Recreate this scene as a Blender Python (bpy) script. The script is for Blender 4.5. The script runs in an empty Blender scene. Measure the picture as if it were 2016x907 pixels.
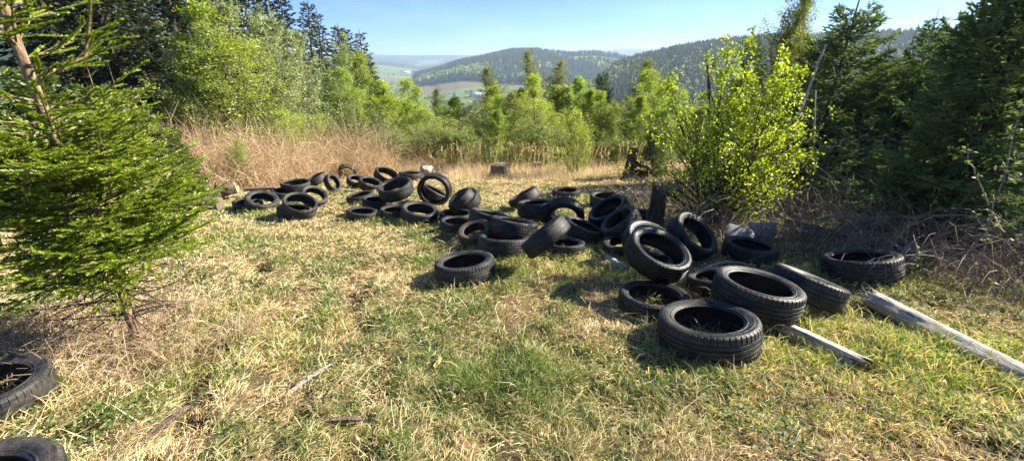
import bpy, math, random
import numpy as np
from mathutils import Matrix, Vector
C = bpy.context
sc = C.scene
col = sc.collection
R = math.radians
# ------------------------------------------------------------------ camera
FPX, CX, CY, PITCH = 850.0, 1008.0, 453.5, R(21.4)
CAM = np.array([0, 0, 1.65])
cd = bpy.data.cameras.new('camera')
cd.sensor_width = 36.0
cd.lens = 36.0 * FPX / 2016.0
cd.clip_start = 0.05
cd.clip_end = 60000
cam = bpy.data.objects.new('camera', cd)
cam.location = CAM
cam.rotation_euler = (R(90) - PITCH, 0, 0)
col.objects.link(cam)
sc.camera = cam
# ------------------------------------------------------------------ light
SUN_AZ, SUN_EL = R(73), R(33)
sd = (math.sin(SUN_AZ) * math.cos(SUN_EL), math.cos(SUN_AZ) * math.cos(SUN_EL), math.sin(SUN_EL))
sl = bpy.data.lights.new('sun', 'SUN')
sl.energy = 5.0
sl.angle = R(0.53)
sl.color = (1.0, 0.93, 0.80)
so = bpy.data.objects.new('sun', sl)
so.rotation_euler = Vector(sd).to_track_quat('Z', 'Y').to_euler()
so.location = (40, 15, 30)
col.objects.link(so)
w = bpy.data.worlds.new('World')
sc.world = w
w.use_nodes = True
nt = w.node_tree
nt.nodes.clear()
sky = nt.nodes.new('ShaderNodeTexSky')
sky.sky_type = 'NISHITA'
sky.sun_disc = False
sky.sun_elevation = SUN_EL
sky.sun_rotation = SUN_AZ
sky.altitude = 2500
sky.air_density = 1.0
sky.dust_density = 0.05
sky.ozone_density = 3.0
bg = nt.nodes.new('ShaderNodeBackground')
bg.inputs[1].default_value = 0.056
wo = nt.nodes.new('ShaderNodeOutputWorld')
# clear blue air with a little thin cirrus
blu = nt.nodes.new('ShaderNodeMix'); blu.data_type = 'RGBA'; blu.blend_type = 'MULTIPLY'; blu.inputs[0].default_value = 1
blu.inputs[7].default_value = (0.52, 0.74, 1.10, 1)
nt.links.new(sky.outputs[0], blu.inputs[6])
wtc = nt.nodes.new('ShaderNodeTexCoord'); wmp = nt.nodes.new('ShaderNodeMapping'); wmp.inputs['Scale'].default_value = (2.2, 2.2, 11)
wmp.inputs['Rotation'].default_value = (0.15, 0.1, 0)
wnz = nt.nodes.new('ShaderNodeTexNoise'); wnz.inputs['Scale'].default_value = 1.6; wnz.inputs['Detail'].default_value = 9; wnz.inputs['Roughness'].default_value = 0.6
wmr = nt.nodes.new('ShaderNodeMapRange'); wmr.inputs[1].default_value = 0.52; wmr.inputs[2].default_value = 0.78; wmr.inputs[3].default_value = 0; wmr.inputs[4].default_value = 0.10
nt.links.new(wtc.outputs['Generated'], wmp.inputs[0]); nt.links.new(wmp.outputs[0], wnz.inputs[0]); nt.links.new(wnz.outputs[0], wmr.inputs[0])
cir = nt.nodes.new('ShaderNodeMix'); cir.data_type = 'RGBA'; cir.inputs[7].default_value = (9, 9.6, 10.2, 1)
nt.links.new(wmr.outputs[0], cir.inputs[0]); nt.links.new(blu.outputs[2], cir.inputs[6])
nt.links.new(cir.outputs[2], bg.inputs[0])
nt.links.new(bg.outputs[0], wo.inputs[0])
sc.view_settings.view_transform = 'Standard'
sc.view_settings.look = 'None'
sc.view_settings.exposure = 1.74
sc.view_settings.gamma = 1
sc.cycles.max_bounces = 6
sc.cycles.diffuse_bounces = 3
sc.cycles.glossy_bounces = 2
sc.cycles.transmission_bounces = 4
sc.cycles.volume_bounces = 0
sc.cycles.transparent_max_bounces = 6
sc.cycles.use_denoising = True
sc.cycles.sample_clamp_indirect = 6

# ------------------------------------------------------------------ helpers
rng = np.random.default_rng(7)

def tag(o, label=None, cat=None, group=None, kind=None):
    if label: o['label'] = label
    if cat: o['category'] = cat
    if group: o['group'] = group
    if kind: o['kind'] = kind
    return o

def empty(name, loc=(0, 0, 0), rz=0):
    o = bpy.data.objects.new(name, None)
    o.empty_display_size = 0.1
    o.location = loc
    o.rotation_euler = (0, 0, rz)
    col.objects.link(o)
    return o

class MB:
    """vertices, faces and one colour per vertex, gathered then linked as ONE mesh object"""
    def __init__(s):
        s.v, s.f, s.c, s.n = [], [], [], 0
    def add(s, v, faces, c=(1, 1, 1)):
        v = np.asarray(v, float).reshape(-1, 3)
        c = np.asarray(c, float)
        if c.ndim == 1: c = np.tile(c, (len(v), 1))
        for f in faces:
            s.f.append(np.asarray(f, np.int64) + s.n)
        s.v.append(v); s.c.append(c); s.n += len(v)
    def mesh(s, name, smooth=False):
        me = bpy.data.meshes.new(name)
        V = np.concatenate(s.v).astype(np.float32)
        Cc = np.concatenate(s.c).astype(np.float32)
        loops = np.concatenate([f.ravel() for f in s.f]).astype(np.int32)
        sizes = np.concatenate([np.full(len(f), f.shape[1]) for f in s.f]).astype(np.int32)
        starts = np.concatenate([[0], np.cumsum(sizes)[:-1]]).astype(np.int32)
        me.vertices.add(len(V)); me.vertices.foreach_set('co', V.ravel())
        me.loops.add(len(loops)); me.loops.foreach_set('vertex_index', loops)
        me.polygons.add(len(sizes)); me.polygons.foreach_set('loop_start', starts)
        me.update(calc_edges=True)
        a = me.color_attributes.new('Col', 'FLOAT_COLOR', 'POINT')
        a.data.foreach_set('color', np.concatenate([Cc, np.ones((len(Cc), 1), np.float32)], 1).ravel())
        if smooth:
            me.polygons.foreach_set('use_smooth', np.ones(len(sizes), bool))
        return me
    def build(s, name, mat, parent=None, smooth=False, sharp=None):
        me = s.mesh(name, smooth)
        if sharp: me.set_sharp_from_angle(angle=R(sharp))
        me.materials.append(mat)
        o = bpy.data.objects.new(name, me)
        col.objects.link(o)
        if parent: o.parent = parent
        return o

def unit(a):
    return a / (np.linalg.norm(a, axis=-1, keepdims=True) + 1e-12)

def ribbons(mb, P, Wd, S, c):
    """P (M,K,3) centre lines, Wd (M,K) half widths, S (M,3) side vectors, c (M,3) or (M,K,3)"""
    M, K, _ = P.shape
    L = P - S[:, None] * Wd[..., None]
    Rr = P + S[:, None] * Wd[..., None]
    V = np.stack([L, Rr], 2).reshape(M, K * 2, 3)
    b = (np.arange(M) * K * 2)[:, None, None]
    q = np.array([[2*k, 2*k+1, 2*k+3, 2*k+2] for k in range(K-1)])[None]
    F = (b + q).reshape(-1, 4)
    if c.ndim == 2: c = np.repeat(c[:, None], K, 1)
    mb.add(V, [F], np.repeat(c, 2, 1).reshape(-1, 3))

def blades(mb, P, Wd, S, c):
    """like ribbons with a pointed tip"""
    M, K, _ = P.shape
    body = P[:, :-1]; w_ = Wd[:, :-1]
    V = np.concatenate([np.stack([body - S[:, None]*w_[..., None], body + S[:, None]*w_[..., None]], 2).reshape(M, (K-1)*2, 3), P[:, -1:]], 1)
    n = (K-1)*2 + 1
    b = (np.arange(M) * n)[:, None, None]
    fs = []
    if K > 2:
        q = np.array([[2*k, 2*k+1, 2*k+3, 2*k+2] for k in range(K-2)])[None]
        fs.append((b + q).reshape(-1, 4))
    t = np.array([[2*(K-2), 2*(K-2)+1, 2*(K-1)]])[None]
    fs.append((b + t).reshape(-1, 3))
    mb.add(V, fs, np.repeat(c[:, None], n, 1).reshape(-1, 3))

def tubes(mb, P, Rd, c, sides=5, cap=False):
    """P (M,K,3), Rd (M,K)"""
    M, K, _ = P.shape
    T = np.gradient(P, axis=1); T = unit(T)
    ref = np.tile(np.array([0.13, 0.21, 1.0]), (M, K, 1))
    vert = np.abs(T[..., 2]) > 0.92
    ref[vert] = (1, 0.2, 0.1)
    A = unit(np.cross(T, ref)); B = np.cross(T, A)
    th = np.arange(sides) / sides * 2 * np.pi
    V = P[:, :, None] + Rd[..., None, None] * (np.cos(th)[None, None, :, None] * A[:, :, None] + np.sin(th)[None, None, :, None] * B[:, :, None])
    V = V.reshape(M, K * sides, 3)
    q = []
    for k in range(K - 1):
        for s_ in range(sides):
            q.append([k*sides+s_, k*sides+(s_+1) % sides, (k+1)*sides+(s_+1) % sides, (k+1)*sides+s_])
    F = ((np.arange(M) * K * sides)[:, None, None] + np.array(q)[None]).reshape(-1, 4)
    fs = [F]
    if cap:
        fs.append((np.arange(M) * K * sides)[:, None] + ((K-1)*sides + np.arange(sides))[None])
        fs.append((np.arange(M) * K * sides)[:, None] + np.arange(sides)[::-1][None])
    c = np.asarray(c, float)
    if c.ndim == 1: c = np.tile(c, (M, 1))
    mb.add(V, fs, np.repeat(c[:, None], K*sides, 1).reshape(-1, 3))

def leaves(mb, Cn, size, c, rnd, flat=0.0, aspect=0.62, nrm=None):
    """Cn (M,3) leaf centres: each a rhombus folded a little along its rib"""
    M = len(Cn)
    N = rnd.normal(size=(M, 3)); N[:, 2] += flat * 2
    if nrm is not None: N = N * 0.6 + nrm
    N = unit(N)
    A = unit(np.cross(N, rnd.normal(size=(M, 3)))); B = np.cross(N, A)
    s = size * rnd.uniform(0.65, 1.25, M)
    s = s[:, None]
    V = np.stack([Cn - A*s*0.5, Cn - B*s*aspect*0.5 + N*s*0.10 - A*s*0.08, Cn + A*s*0.55, Cn + B*s*aspect*0.5 + N*s*0.10 - A*s*0.08], 1)
    F = (np.arange(M)*4)[:, None] + np.array([[0, 1, 2], [0, 2, 3]]).reshape(1, -1)
    mb.add(V.reshape(-1, 3), [F.reshape(-1, 3)], np.repeat(c[:, None], 4, 1).reshape(-1, 3))

def hash2(ix, iy, seed):
    h = (ix.astype(np.int64) * 374761393 + iy.astype(np.int64) * 668265263 + seed * 974634777) & 0xffffffff
    h = ((h ^ (h >> 13)) * 1274126177) & 0xffffffff
    h = h ^ (h >> 16)
    return (h & 0xffff) / 65535.0

def noise(x, y, scale, seed=0):
    x = np.asarray(x) / scale; y = np.asarray(y) / scale
    ix = np.floor(x); iy = np.floor(y); fx = x - ix; fy = y - iy
    fx = fx*fx*(3-2*fx); fy = fy*fy*(3-2*fy)
    a = hash2(ix, iy, seed); b = hash2(ix+1, iy, seed); c_ = hash2(ix, iy+1, seed); d = hash2(ix+1, iy+1, seed)
    return (a*(1-fx)+b*fx)*(1-fy) + (c_*(1-fx)+d*fx)*fy

def fbm(x, y, scale, seed=0, oct=3):
    s, a, t = 0, 1.0, 0
    for i in range(oct):
        s = s + a * noise(x, y, scale / 2**i, seed + i*17); t += a; a *= 0.5
    return s / t

def mixc(a, b, t):
    a = np.asarray(a, float); b = np.asarray(b, float)
    return a + (b - a) * np.clip(t, 0, 1)[:, None]

# ------------------------------------------------------------------ terrain
def near_g(y):
    y = np.asarray(y, float)
    g = np.where(y < 30, -0.115*y - 0.0018*y*y, 0)
    yy = np.maximum(y - 30, 0)
    floor_ = -5.07 - 0.223*460*(1-np.exp(-yy/460.0))
    g = np.where(y >= 30, floor_, g)
    g = np.where(y < 0, 3.0*(1-np.exp(y*0.115/3.0)), g)
    return g

RIDGES = [  # R, sigma, azimuths, ridge elevation (deg)
    (1900, 470, [-30, -20, -10, -6.5, -2.5, 0, 3, 6, 10, 12.5, 15, 18, 30], [-5, -4, -1.9, -0.7, 0.05, 0.55, 0.6, 0.42, 0.62, 0.35, -0.5, -1.6, -4]),
    (1000, 330, [6, 10, 12.5, 15, 17.5, 19.7, 24, 28, 38, 50, 65], [-6, -3.4, -1.2, -0.25, 0.25, 0.7, 1.35, 1.55, 1.65, 1.7, 1.5]),
    (4300, 800, [-40, -22, -15, -11.5, -9, -7, -4, 0, 8], [0.1, 0.15, -0.1, -0.55, -0.3, 0.05, 0.3, 0.4, 0.3]),
    (6400, 1300, [-60, -40, -17, -12, -8, -2, 5, 10, 12.5, 15, 19, 30, 60], [0.4, 0.5, 0.72, 0.62, 0.7, 0.6, 0.3, 0.9, 1.32, 1.34, 0.9, 0.5, 0.5]),
    (2500, 430, [-40, -20, -16, -13, -10, -7, -3], [-0.6, -1.0, -1.45, -1.7, -2.1, -2.8, -4]),
    (760, 260, [-75, -55, -40, -30, -22], [3.0, 3.0, 1.2, -1.0, -9]),
]

def terrain(x, y):
    x = np.asarray(x, float); y = np.asarray(y, float)
    r = np.hypot(x, y); az = np.degrees(np.arctan2(x, y))
    base = near_g(y)
    far = np.clip((r - 1400) / 3000, 0, 1)
    base = base * (1 - 0.25 * far) - 4*noise(x, y, 500, 5)*np.clip((r-200)/400, 0, 1)
    h = base
    for i, (Rk, sg, azs, els) in enumerate(RIDGES):
        el = np.interp(az, azs, els)
        rh = 1.65 + Rk * np.tan(np.radians(el))
        w_ = np.exp(-((r - Rk) / (sg*np.where(r < Rk, 1.0, 1.5)))**2)
        lump = (fbm(x, y, Rk*0.13, 31+i, 3) - 0.5) * Rk * 0.030 * w_ * np.clip(np.abs(r-Rk)/sg, 0, 1)
        hk = base + (rh - base) * w_ + lump
        edge = (az > azs[0]) & (az < azs[-1]) & (np.abs(az) < 100)
        h = np.where(edge & (rh > base), np.maximum(h, hk), h)
    return h

def px_ground(px, py, lift=0.0):
    """the place on the slope seen at a photograph pixel: used to measure where things stand"""
    fwv = np.array([0, math.cos(PITCH), -math.sin(PITCH)]); upv = np.array([0, math.sin(PITCH), math.cos(PITCH)])
    d = fwv + np.array([1., 0, 0])*(px-CX)/FPX - upv*(py-CY)/FPX
    t = 0.3
    for i in range(4000):
        p = CAM + d*t
        if p[2] <= near_g(p[1]) + lift: break
        t += 0.004 * (1 + t*0.5)
    return p

def px_at(px, py, Y):
    fwv = np.array([0, math.cos(PITCH), -math.sin(PITCH)]); upv = np.array([0, math.sin(PITCH), math.cos(PITCH)])
    d = fwv + np.array([1., 0, 0])*(px-CX)/FPX - upv*(py-CY)/FPX
    return CAM + d*(Y/d[1])

# where each tyre lies: centre, axis, diameter, width, opening ratio
TY = {
'A':(1.442,2.697,-0.199,-0.066,0.145,0.987,0.707,0.233,0.655),
'B':(1.245,3.32,-0.335,-0.007,0.074,0.997,0.605,0.2,0.7),
'C':(1.397,3.785,-0.078,0.264,-0.297,0.918,0.622,0.205,0.7),
'D':(1.588,4.631,-0.316,0.228,-0.335,0.914,0.608,0.201,0.68),
'E':(2.196,4.866,-0.334,0.446,-0.444,0.777,0.625,0.207,0.7),
'F':(2.846,4.731,-0.47,0.072,0.051,0.996,0.608,0.201,0.68),
'G':(1.967,3.714,-0.347,-0.128,0.203,0.971,0.519,0.171,0.66),
'H':(2.02,3.133,-0.136,0.13,0.054,0.99,0.687,0.227,0.68),
'I':(2.641,3.412,-0.234,0.335,0.143,0.931,0.607,0.218,0.68),
'J':(3.664,4.089,-0.349,-0.124,0.241,0.963,0.697,0.23,0.72),
'K':(-0.496,4.096,-0.384,-0.095,0.098,0.991,0.633,0.209,0.7),
'L':(-0.49,5.373,-0.493,-0.216,-0.223,0.951,0.477,0.158,0.64),
'M':(-0.845,6.149,-0.679,0.088,0.055,0.995,0.509,0.168,0.68),
'N':(-0.314,5.825,-0.471,0.246,0.211,0.946,0.62,0.223,0.68),
'O':(0.022,5.401,-0.431,0.172,0.233,0.957,0.651,0.234,0.68),
'P':(-0.105,4.977,-0.492,0.037,0.227,0.973,0.661,0.219,0.68),
'Q':(0.365,4.339,-0.122,-0.632,0.267,0.728,0.573,0.189,0.68),
'R':(0.674,5.022,-0.554,0.001,0.13,0.992,0.504,0.166,0.66),
'S':(0.984,5.587,-0.533,0.345,0.057,0.937,0.608,0.182,0.72),
'T':(0.779,6.132,-0.511,-0.094,-0.933,-0.349,0.618,0.186,0.66),
'U':(0.37,6.29,-0.446,-0.061,0.143,0.988,0.581,0.209,0.72),
'U2':(0.459,6.88,-0.778,0.023,0.143,0.989,0.64,0.211,0.68),
'V':(0.241,7.991,-0.813,-0.499,0.165,0.851,0.631,0.208,0.68),
'W':(1.204,9.216,-1.093,-0.029,0.038,0.999,0.627,0.207,0.66),
'X':(1.885,8.27,-0.938,-0.026,0.001,1.0,0.66,0.218,0.7),
'Y':(1.416,5.934,-0.389,-0.559,-0.053,0.828,0.613,0.202,0.76),
'Z':(1.451,5.407,-0.359,-0.62,0.027,0.784,0.551,0.182,0.68),
'Y2':(1.462,6.327,-0.619,-0.389,0.081,0.917,0.546,0.18,0.7),
'AA':(1.373,4.997,-0.508,-0.194,-0.062,0.979,0.451,0.149,0.64),
'AB':(2.165,6.851,-0.787,-0.016,0.088,0.996,0.528,0.175,0.68),
'AC':(3.99,13.09,-1.47,-0.235,-0.823,-0.518,0.622,0.205,0.6),
'BA':(-1.531,6.767,-0.7,0.196,-0.073,0.978,0.614,0.203,0.7),
'BB':(-1.548,8.351,-0.746,-0.139,-0.989,-0.054,0.679,0.224,0.74),
'BC':(-1.652,8.761,-0.955,0.522,0.157,0.838,0.655,0.216,0.68),
'BD':(-0.858,7.499,-0.729,-0.393,-0.36,0.846,0.591,0.196,0.72),
'BE':(-0.833,6.822,-0.489,-0.646,0.038,0.762,0.488,0.161,0.68),
'BF':(-0.924,6.737,-0.762,0.031,0.088,0.996,0.572,0.188,0.68),
'BG':(-2.108,7.575,-0.516,-0.168,-0.203,0.965,0.624,0.225,0.74),
'BH':(-3.37,11.32,-1.218,0.503,-0.158,0.85,0.647,0.213,0.8),
'BI':(-3.163,13.143,-1.684,0.069,0.096,0.993,0.736,0.243,0.72),
'BJ':(-4.412,17.577,-2.421,-0.091,0.003,0.996,0.682,0.225,0.68),
'BK':(-3.554,10.49,-1.221,0.36,-0.072,0.93,0.587,0.194,0.68),
'BL':(-4.215,11.354,-1.367,0.391,-0.176,0.903,0.507,0.167,0.6),
'BM':(-5.218,13.45,-1.614,0.126,-0.831,-0.542,0.591,0.178,0.7),
'BN':(-4.438,10.382,-1.157,0.878,-0.161,0.45,0.474,0.156,0.72),
'BO':(-4.814,9.316,-0.943,0.023,-0.004,1.0,0.613,0.202,0.78),
'BP':(-3.95,8.271,-0.868,0.516,-0.258,0.817,0.516,0.17,0.7),
'BQ':(-3.665,7.102,-0.679,0.383,-0.248,0.89,0.554,0.199,0.8),
'BR':(-5.278,11.315,-1.327,-0.415,-0.117,0.902,0.595,0.196,0.68),
'BS':(-4.685,7.737,-0.806,0.336,-0.201,0.92,0.571,0.188,0.66),
'BT':(-5.066,7.894,-0.918,0.088,0.037,0.995,0.52,0.172,0.68),
'BU':(-3.825,7.147,-0.803,0.159,0.081,0.984,0.526,0.173,0.68),
'BV':(-4.989,9.107,-1.077,0.144,0.081,0.986,0.573,0.19,0.68),
'BW':(-3.139,8.583,-0.998,-0.139,0.032,0.99,0.563,0.186,0.7),
'BX':(-2.576,7.879,-0.887,0.132,0.044,0.99,0.577,0.208,0.76),
'BY':(-2.546,6.93,-0.782,0.125,0.067,0.99,0.508,0.167,0.68),
'CA':(-2.019,7.065,-0.804,0.071,0.054,0.996,0.529,0.175,0.68),
'FA':(-2.99,1.951,-0.117,0.1,0.02,0.99,0.555,0.188,0.66),
'FB':(-2.193,1.192,-0.028,0.03,0.05,0.99,0.627,0.212,0.66),
}
ruts = []
for pts, dep, wid in (([(520, 500), (455, 600), (400, 690), (350, 790), (330, 900)], 0.085, 0.12),
                      ([(690, 560), (700, 640), (725, 720), (715, 800), (690, 900)], 0.045, 0.10),
                      ([(960, 620), (975, 700), (985, 800), (990, 900)], 0.035, 0.09)):
    ruts.append((np.array([px_ground(a, b)[:2] for a, b in pts]), dep, wid))

def rut_depth(x, y):
    d = np.zeros_like(x)
    for P, dep, wid in ruts:
        dm = np.full_like(x, 9.0)
        for i in range(len(P)-1):
            a, b = P[i], P[i+1]; ab = b-a
            t = np.clip(((x-a[0])*ab[0]+(y-a[1])*ab[1])/(ab@ab), 0, 1)
            dm = np.minimum(dm, np.hypot(x-a[0]-t*ab[0], y-a[1]-t*ab[1]))
        br = np.clip(noise(x, y, .38, 66)*2.2-.35, 0.1, 1.2)
        d -= dep*br*np.exp(-(dm/wid)**2)
        d += dep*0.55*br*np.exp(-((dm-0.24)/0.10)**2)
    return d

def ground(x, y):
    x = np.asarray(x, float); y = np.asarray(y, float)
    r = np.hypot(x, y)
    near = np.clip(1 - (r - 30) / 30, 0, 1)
    m = (fbm(x, y, 0.55, 3, 3) - 0.5) * 0.11 + (noise(x, y, 0.21, 10) - 0.5) * 0.045 + (noise(x, y, 0.10, 9) - 0.5) * 0.034
    u = np.clip(1-r/14, 0, 1)
    ru = np.zeros_like(r)
    k = u > 0
    if np.any(k): ru[k] = rut_depth(x[k], y[k])
    for (tx, ty, tz, a_, b_, c_, D, W_, h_) in TY.values():      # the turf is pressed flat where a tyre lies
        if c_ > .9 and tz - near_g(ty) < W_*.8:
            d = np.hypot(x-tx, y-ty)
            f = np.clip((D*.80-d)/(D*.22), 0, 1)
            m = m*(1-f) + .012*f; ru = ru*(1-f)
    return terrain(x, y) + (m + ru) * near

# colour of the land: 0 grass soil, others by what grows there
FOREST_M = [(1900, 3), (1000, 3)]
def land_colour(x, y):
    r = np.hypot(x, y); az = np.degrees(np.arctan2(x, y))
    soil = mixc((0.12, 0.085, 0.045), (0.045, 0.055, 0.018), (fbm(x, y, 0.5, 71, 3)-0.42)*5)
    c = soil
    rough = mixc((0.05, 0.075, 0.02), (0.12, 0.11, 0.05), fbm(x, y, 40, 12, 3))
    c = np.where((r > 32)[:, None], rough, c)
    # valley fields: strips of meadow, ploughed soil, pale stubble
    u = (x*0.93 + y*0.36); v = (-x*0.36 + y*0.93)
    fx = np.floor(u/240 + 0.4*noise(u, v, 900, 8)); fy = np.floor(v/150)
    h = hash2(fx, fy, 55)
    pal = np.array([(0.11, 0.17, 0.045), (0.17, 0.14, 0.08), (0.14, 0.20, 0.06), (0.10, 0.13, 0.05), (0.10, 0.16, 0.045), (0.12, 0.15, 0.06)])
    fc = pal[(h*5.99).astype(int)]
    c = np.where(((r > 900))[:, None], fc, c)
    c = np.where(((r > 320) & (r <= 900))[:, None], mixc((0.035, 0.06, 0.02), (0.07, 0.10, 0.03), fbm(x, y, 60, 4)), c)
    fm = forest_mask(x, y)
    fcol = mixc((0.020, 0.036, 0.016), (0.075, 0.105, 0.03), (fbm(x, y, 160, 77, 3)-0.5)*6)
    c = np.where(fm[:, None], fcol, c)
    return c

def forest_mask(x, y):
    r = np.hypot(x, y); az = np.degrees(np.arctan2(x, y))
    h = terrain(x, y)
    m = (r > 1300) & (r < 2900) & (az > -12.5) & (az < 20) & (h > -101 + 12*(fbm(x, y, 200, 3)-0.5)) & (r > 1430 - az*18)
    clear = (fbm(x, y, 260, 91, 2) > 0.66) & (h > -30)
    m &= ~clear
    m |= (r > 560) & (r < 1600) & (az > 9.5)
    m |= (r > 3700) & (fbm(x, y, 900, 41, 2) > 0.36) & (h > -62)
    m |= (r > 300) & (r < 1100) & (az < -20)
    return m

# ------------------------------------------------------------------ materials
def new_mat(name):
    m = bpy.data.materials.new(name); m.use_nodes = True
    n = m.node_tree; n.nodes.clear()
    out = n.nodes.new('ShaderNodeOutputMaterial')
    return m, n, out

def leaf_mat(name, trans=0.45, gloss=0.06, rough=0.45, tint=(1, 1, 1), ttint=(1.15, 1.25, 0.55), vary=False):
    m, n, out = new_mat(name)
    at = n.nodes.new('ShaderNodeAttribute'); at.attribute_name = 'Col'
    t1 = n.nodes.new('ShaderNodeMix'); t1.data_type = 'RGBA'; t1.blend_type = 'MULTIPLY'; t1.inputs[0].default_value = 1
    t1.inputs[7].default_value = (*tint, 1)
    oi = n.nodes.new('ShaderNodeObjectInfo')
    mr1 = n.nodes.new('ShaderNodeMapRange'); mr1.inputs[3].default_value = 0.88; mr1.inputs[4].default_value = 1.30
    n.links.new(oi.outputs['Random'], mr1.inputs[0])
    hs = n.nodes.new('ShaderNodeHueSaturation'); hm_ = n.nodes.new('ShaderNodeMath'); hm_.operation = 'MULTIPLY'; hm_.inputs[1].default_value = 7.13
    fr = n.nodes.new('ShaderNodeMath'); fr.operation = 'FRACT'; mr2_ = n.nodes.new('ShaderNodeMapRange'); mr2_.inputs[3].default_value = 0.492; mr2_.inputs[4].default_value = 0.518
    n.links.new(oi.outputs['Random'], hm_.inputs[0]); n.links.new(hm_.outputs[0], fr.inputs[0]); n.links.new(fr.outputs[0], mr2_.inputs[0])
    if vary:
        n.links.new(mr2_.outputs[0], hs.inputs['Hue']); n.links.new(mr1.outputs[0], hs.inputs['Value'])
    n.links.new(at.outputs['Color'], hs.inputs['Color'])
    n.links.new(hs.outputs[0], t1.inputs[6])
    t2 = n.nodes.new('ShaderNodeMix'); t2.data_type = 'RGBA'; t2.blend_type = 'MULTIPLY'; t2.inputs[0].default_value = 1
    t2.inputs[7].default_value = (*ttint, 1)
    n.links.new(t1.outputs[2], t2.inputs[6])
    d = n.nodes.new('ShaderNodeBsdfDiffuse'); tr = n.nodes.new('ShaderNodeBsdfTranslucent'); g = n.nodes.new('ShaderNodeBsdfGlossy')
    g.inputs['Roughness'].default_value = rough
    n.links.new(t1.outputs[2], d.inputs[0]); n.links.new(t2.outputs[2], tr.inputs[0])
    mx = n.nodes.new('ShaderNodeMixShader'); mx.inputs[0].default_value = trans
    n.links.new(d.outputs[0], mx.inputs[1]); n.links.new(tr.outputs[0], mx.inputs[2])
    m2 = n.nodes.new('ShaderNodeMixShader'); m2.inputs[0].default_value = gloss
    n.links.new(mx.outputs[0], m2.inputs[1]); n.links.new(g.outputs[0], m2.inputs[2])
    n.links.new(m2.outputs[0], out.inputs[0])
    return m

def proc_mat(name, c1, c2, scale=8, rough=0.85, bump=0.3, stretch=(1, 1, 1), spec=0.3, c3=None, detail=6, bscale=None, contrast=(0.35, 0.65), dist=0.01):
    m, n, out = new_mat(name)
    b = n.nodes.new('ShaderNodeBsdfPrincipled')
    tc = n.nodes.new('ShaderNodeTexCoord'); mp = n.nodes.new('ShaderNodeMapping')
    mp.inputs['Scale'].default_value = stretch
    n.links.new(tc.outputs['Object'], mp.inputs[0])
    nz = n.nodes.new('ShaderNodeTexNoise'); nz.inputs['Scale'].default_value = scale; nz.inputs['Detail'].default_value = detail
    n.links.new(mp.outputs[0], nz.inputs[0])
    cr = n.nodes.new('ShaderNodeValToRGB')
    cr.color_ramp.elements[0].position = contrast[0]; cr.color_ramp.elements[0].color = (*c1, 1)
    cr.color_ramp.elements[1].position = contrast[1]; cr.color_ramp.elements[1].color = (*c2, 1)
    if c3:
        e = cr.color_ramp.elements.new((contrast[0]+contrast[1])/2); e.color = (*c3, 1)
    n.links.new(nz.outputs[0], cr.inputs[0]); n.links.new(cr.outputs[0], b.inputs['Base Color'])
    nb = n.nodes.new('ShaderNodeTexNoise'); nb.inputs['Scale'].default_value = bscale or scale*3; nb.inputs['Detail'].default_value = 8
    n.links.new(mp.outputs[0], nb.inputs[0])
    bp = n.nodes.new('ShaderNodeBump'); bp.inputs['Strength'].default_value = bump; bp.inputs['Distance'].default_value = dist
    n.links.new(nb.outputs[0], bp.inputs['Height']); n.links.new(bp.outputs[0], b.inputs['Normal'])
    b.inputs['Roughness'].default_value = rough
    b.inputs['Specular IOR Level'].default_value = spec
    n.links.new(b.outputs[0], out.inputs[0])
    return m

M = {}
M['spruce_near'] = leaf_mat('spruce_needles_fresh', 0.38, 0.05, 0.4, ttint=(1.2, 1.3, 0.5))
M['spruce'] = leaf_mat('spruce_needles', 0.36, 0.04, 0.5, vary=True)
M['birch'] = leaf_mat('birch_leaves', 0.50, 0.05, 0.4, ttint=(1.35, 1.45, 0.45), vary=True)
M['birch_near'] = leaf_mat('near_birch_leaves', 0.50, 0.05, 0.4, ttint=(1.35, 1.45, 0.45))
M['willow'] = leaf_mat('willow_leaves', 0.40, 0.05, 0.5, ttint=(1.1, 1.2, 0.7))
M['grass'] = leaf_mat('grass_blades', 0.38, 0.03, 0.5, ttint=(1.15, 1.15, 0.7))
M['straw'] = leaf_mat('dry_straw', 0.30, 0.02, 0.6, ttint=(1.1, 1.0, 0.75))
M['twig'] = leaf_mat('dead_twigs', 0.0, 0.02, 0.6)
M['far_tree'] = leaf_mat('far_tree_foliage', 0.1, 0.0, 0.7)
M['bark_spruce'] = proc_mat('spruce_bark', (0.10, 0.060, 0.035), (0.36, 0.25, 0.15), 22, 0.9, 0.7, (1, 1, 0.45), c3=(0.22, 0.14, 0.08), dist=0.02)
M['bark_dark'] = proc_mat('dark_bark', (0.035, 0.026, 0.02), (0.10, 0.075, 0.055), 18, 0.95, 0.5, (1, 1, 0.4))
M['bark_birch'] = proc_mat('birch_bark', (0.09, 0.065, 0.05), (0.34, 0.30, 0.25), 16, 0.8, 0.3, (1, 1, 2.5))
M['wood_grey'] = proc_mat('weathered_grey_wood', (0.22, 0.18, 0.14), (0.66, 0.60, 0.52), 9, 0.85, 0.8, (14, 14, 0.7), c3=(0.48, 0.43, 0.36), dist=0.015)
M['wood_brown'] = proc_mat('weathered_brown_wood', (0.075, 0.05, 0.035), (0.32, 0.24, 0.17), 9, 0.9, 0.8, (10, 10, 0.8), c3=(0.19, 0.14, 0.10), dist=0.015)
M['wood_cut'] = proc_mat('pale_cut_wood', (0.34, 0.20, 0.08), (0.66, 0.46, 0.16), 7, 0.8, 0.3, (2, 2, 2))
M['wood_dark'] = proc_mat('dark_rotten_wood', (0.03, 0.022, 0.018), (0.14, 0.10, 0.075), 9, 0.95, 0.9, (7, 7, 0.9), dist=0.02)
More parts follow.
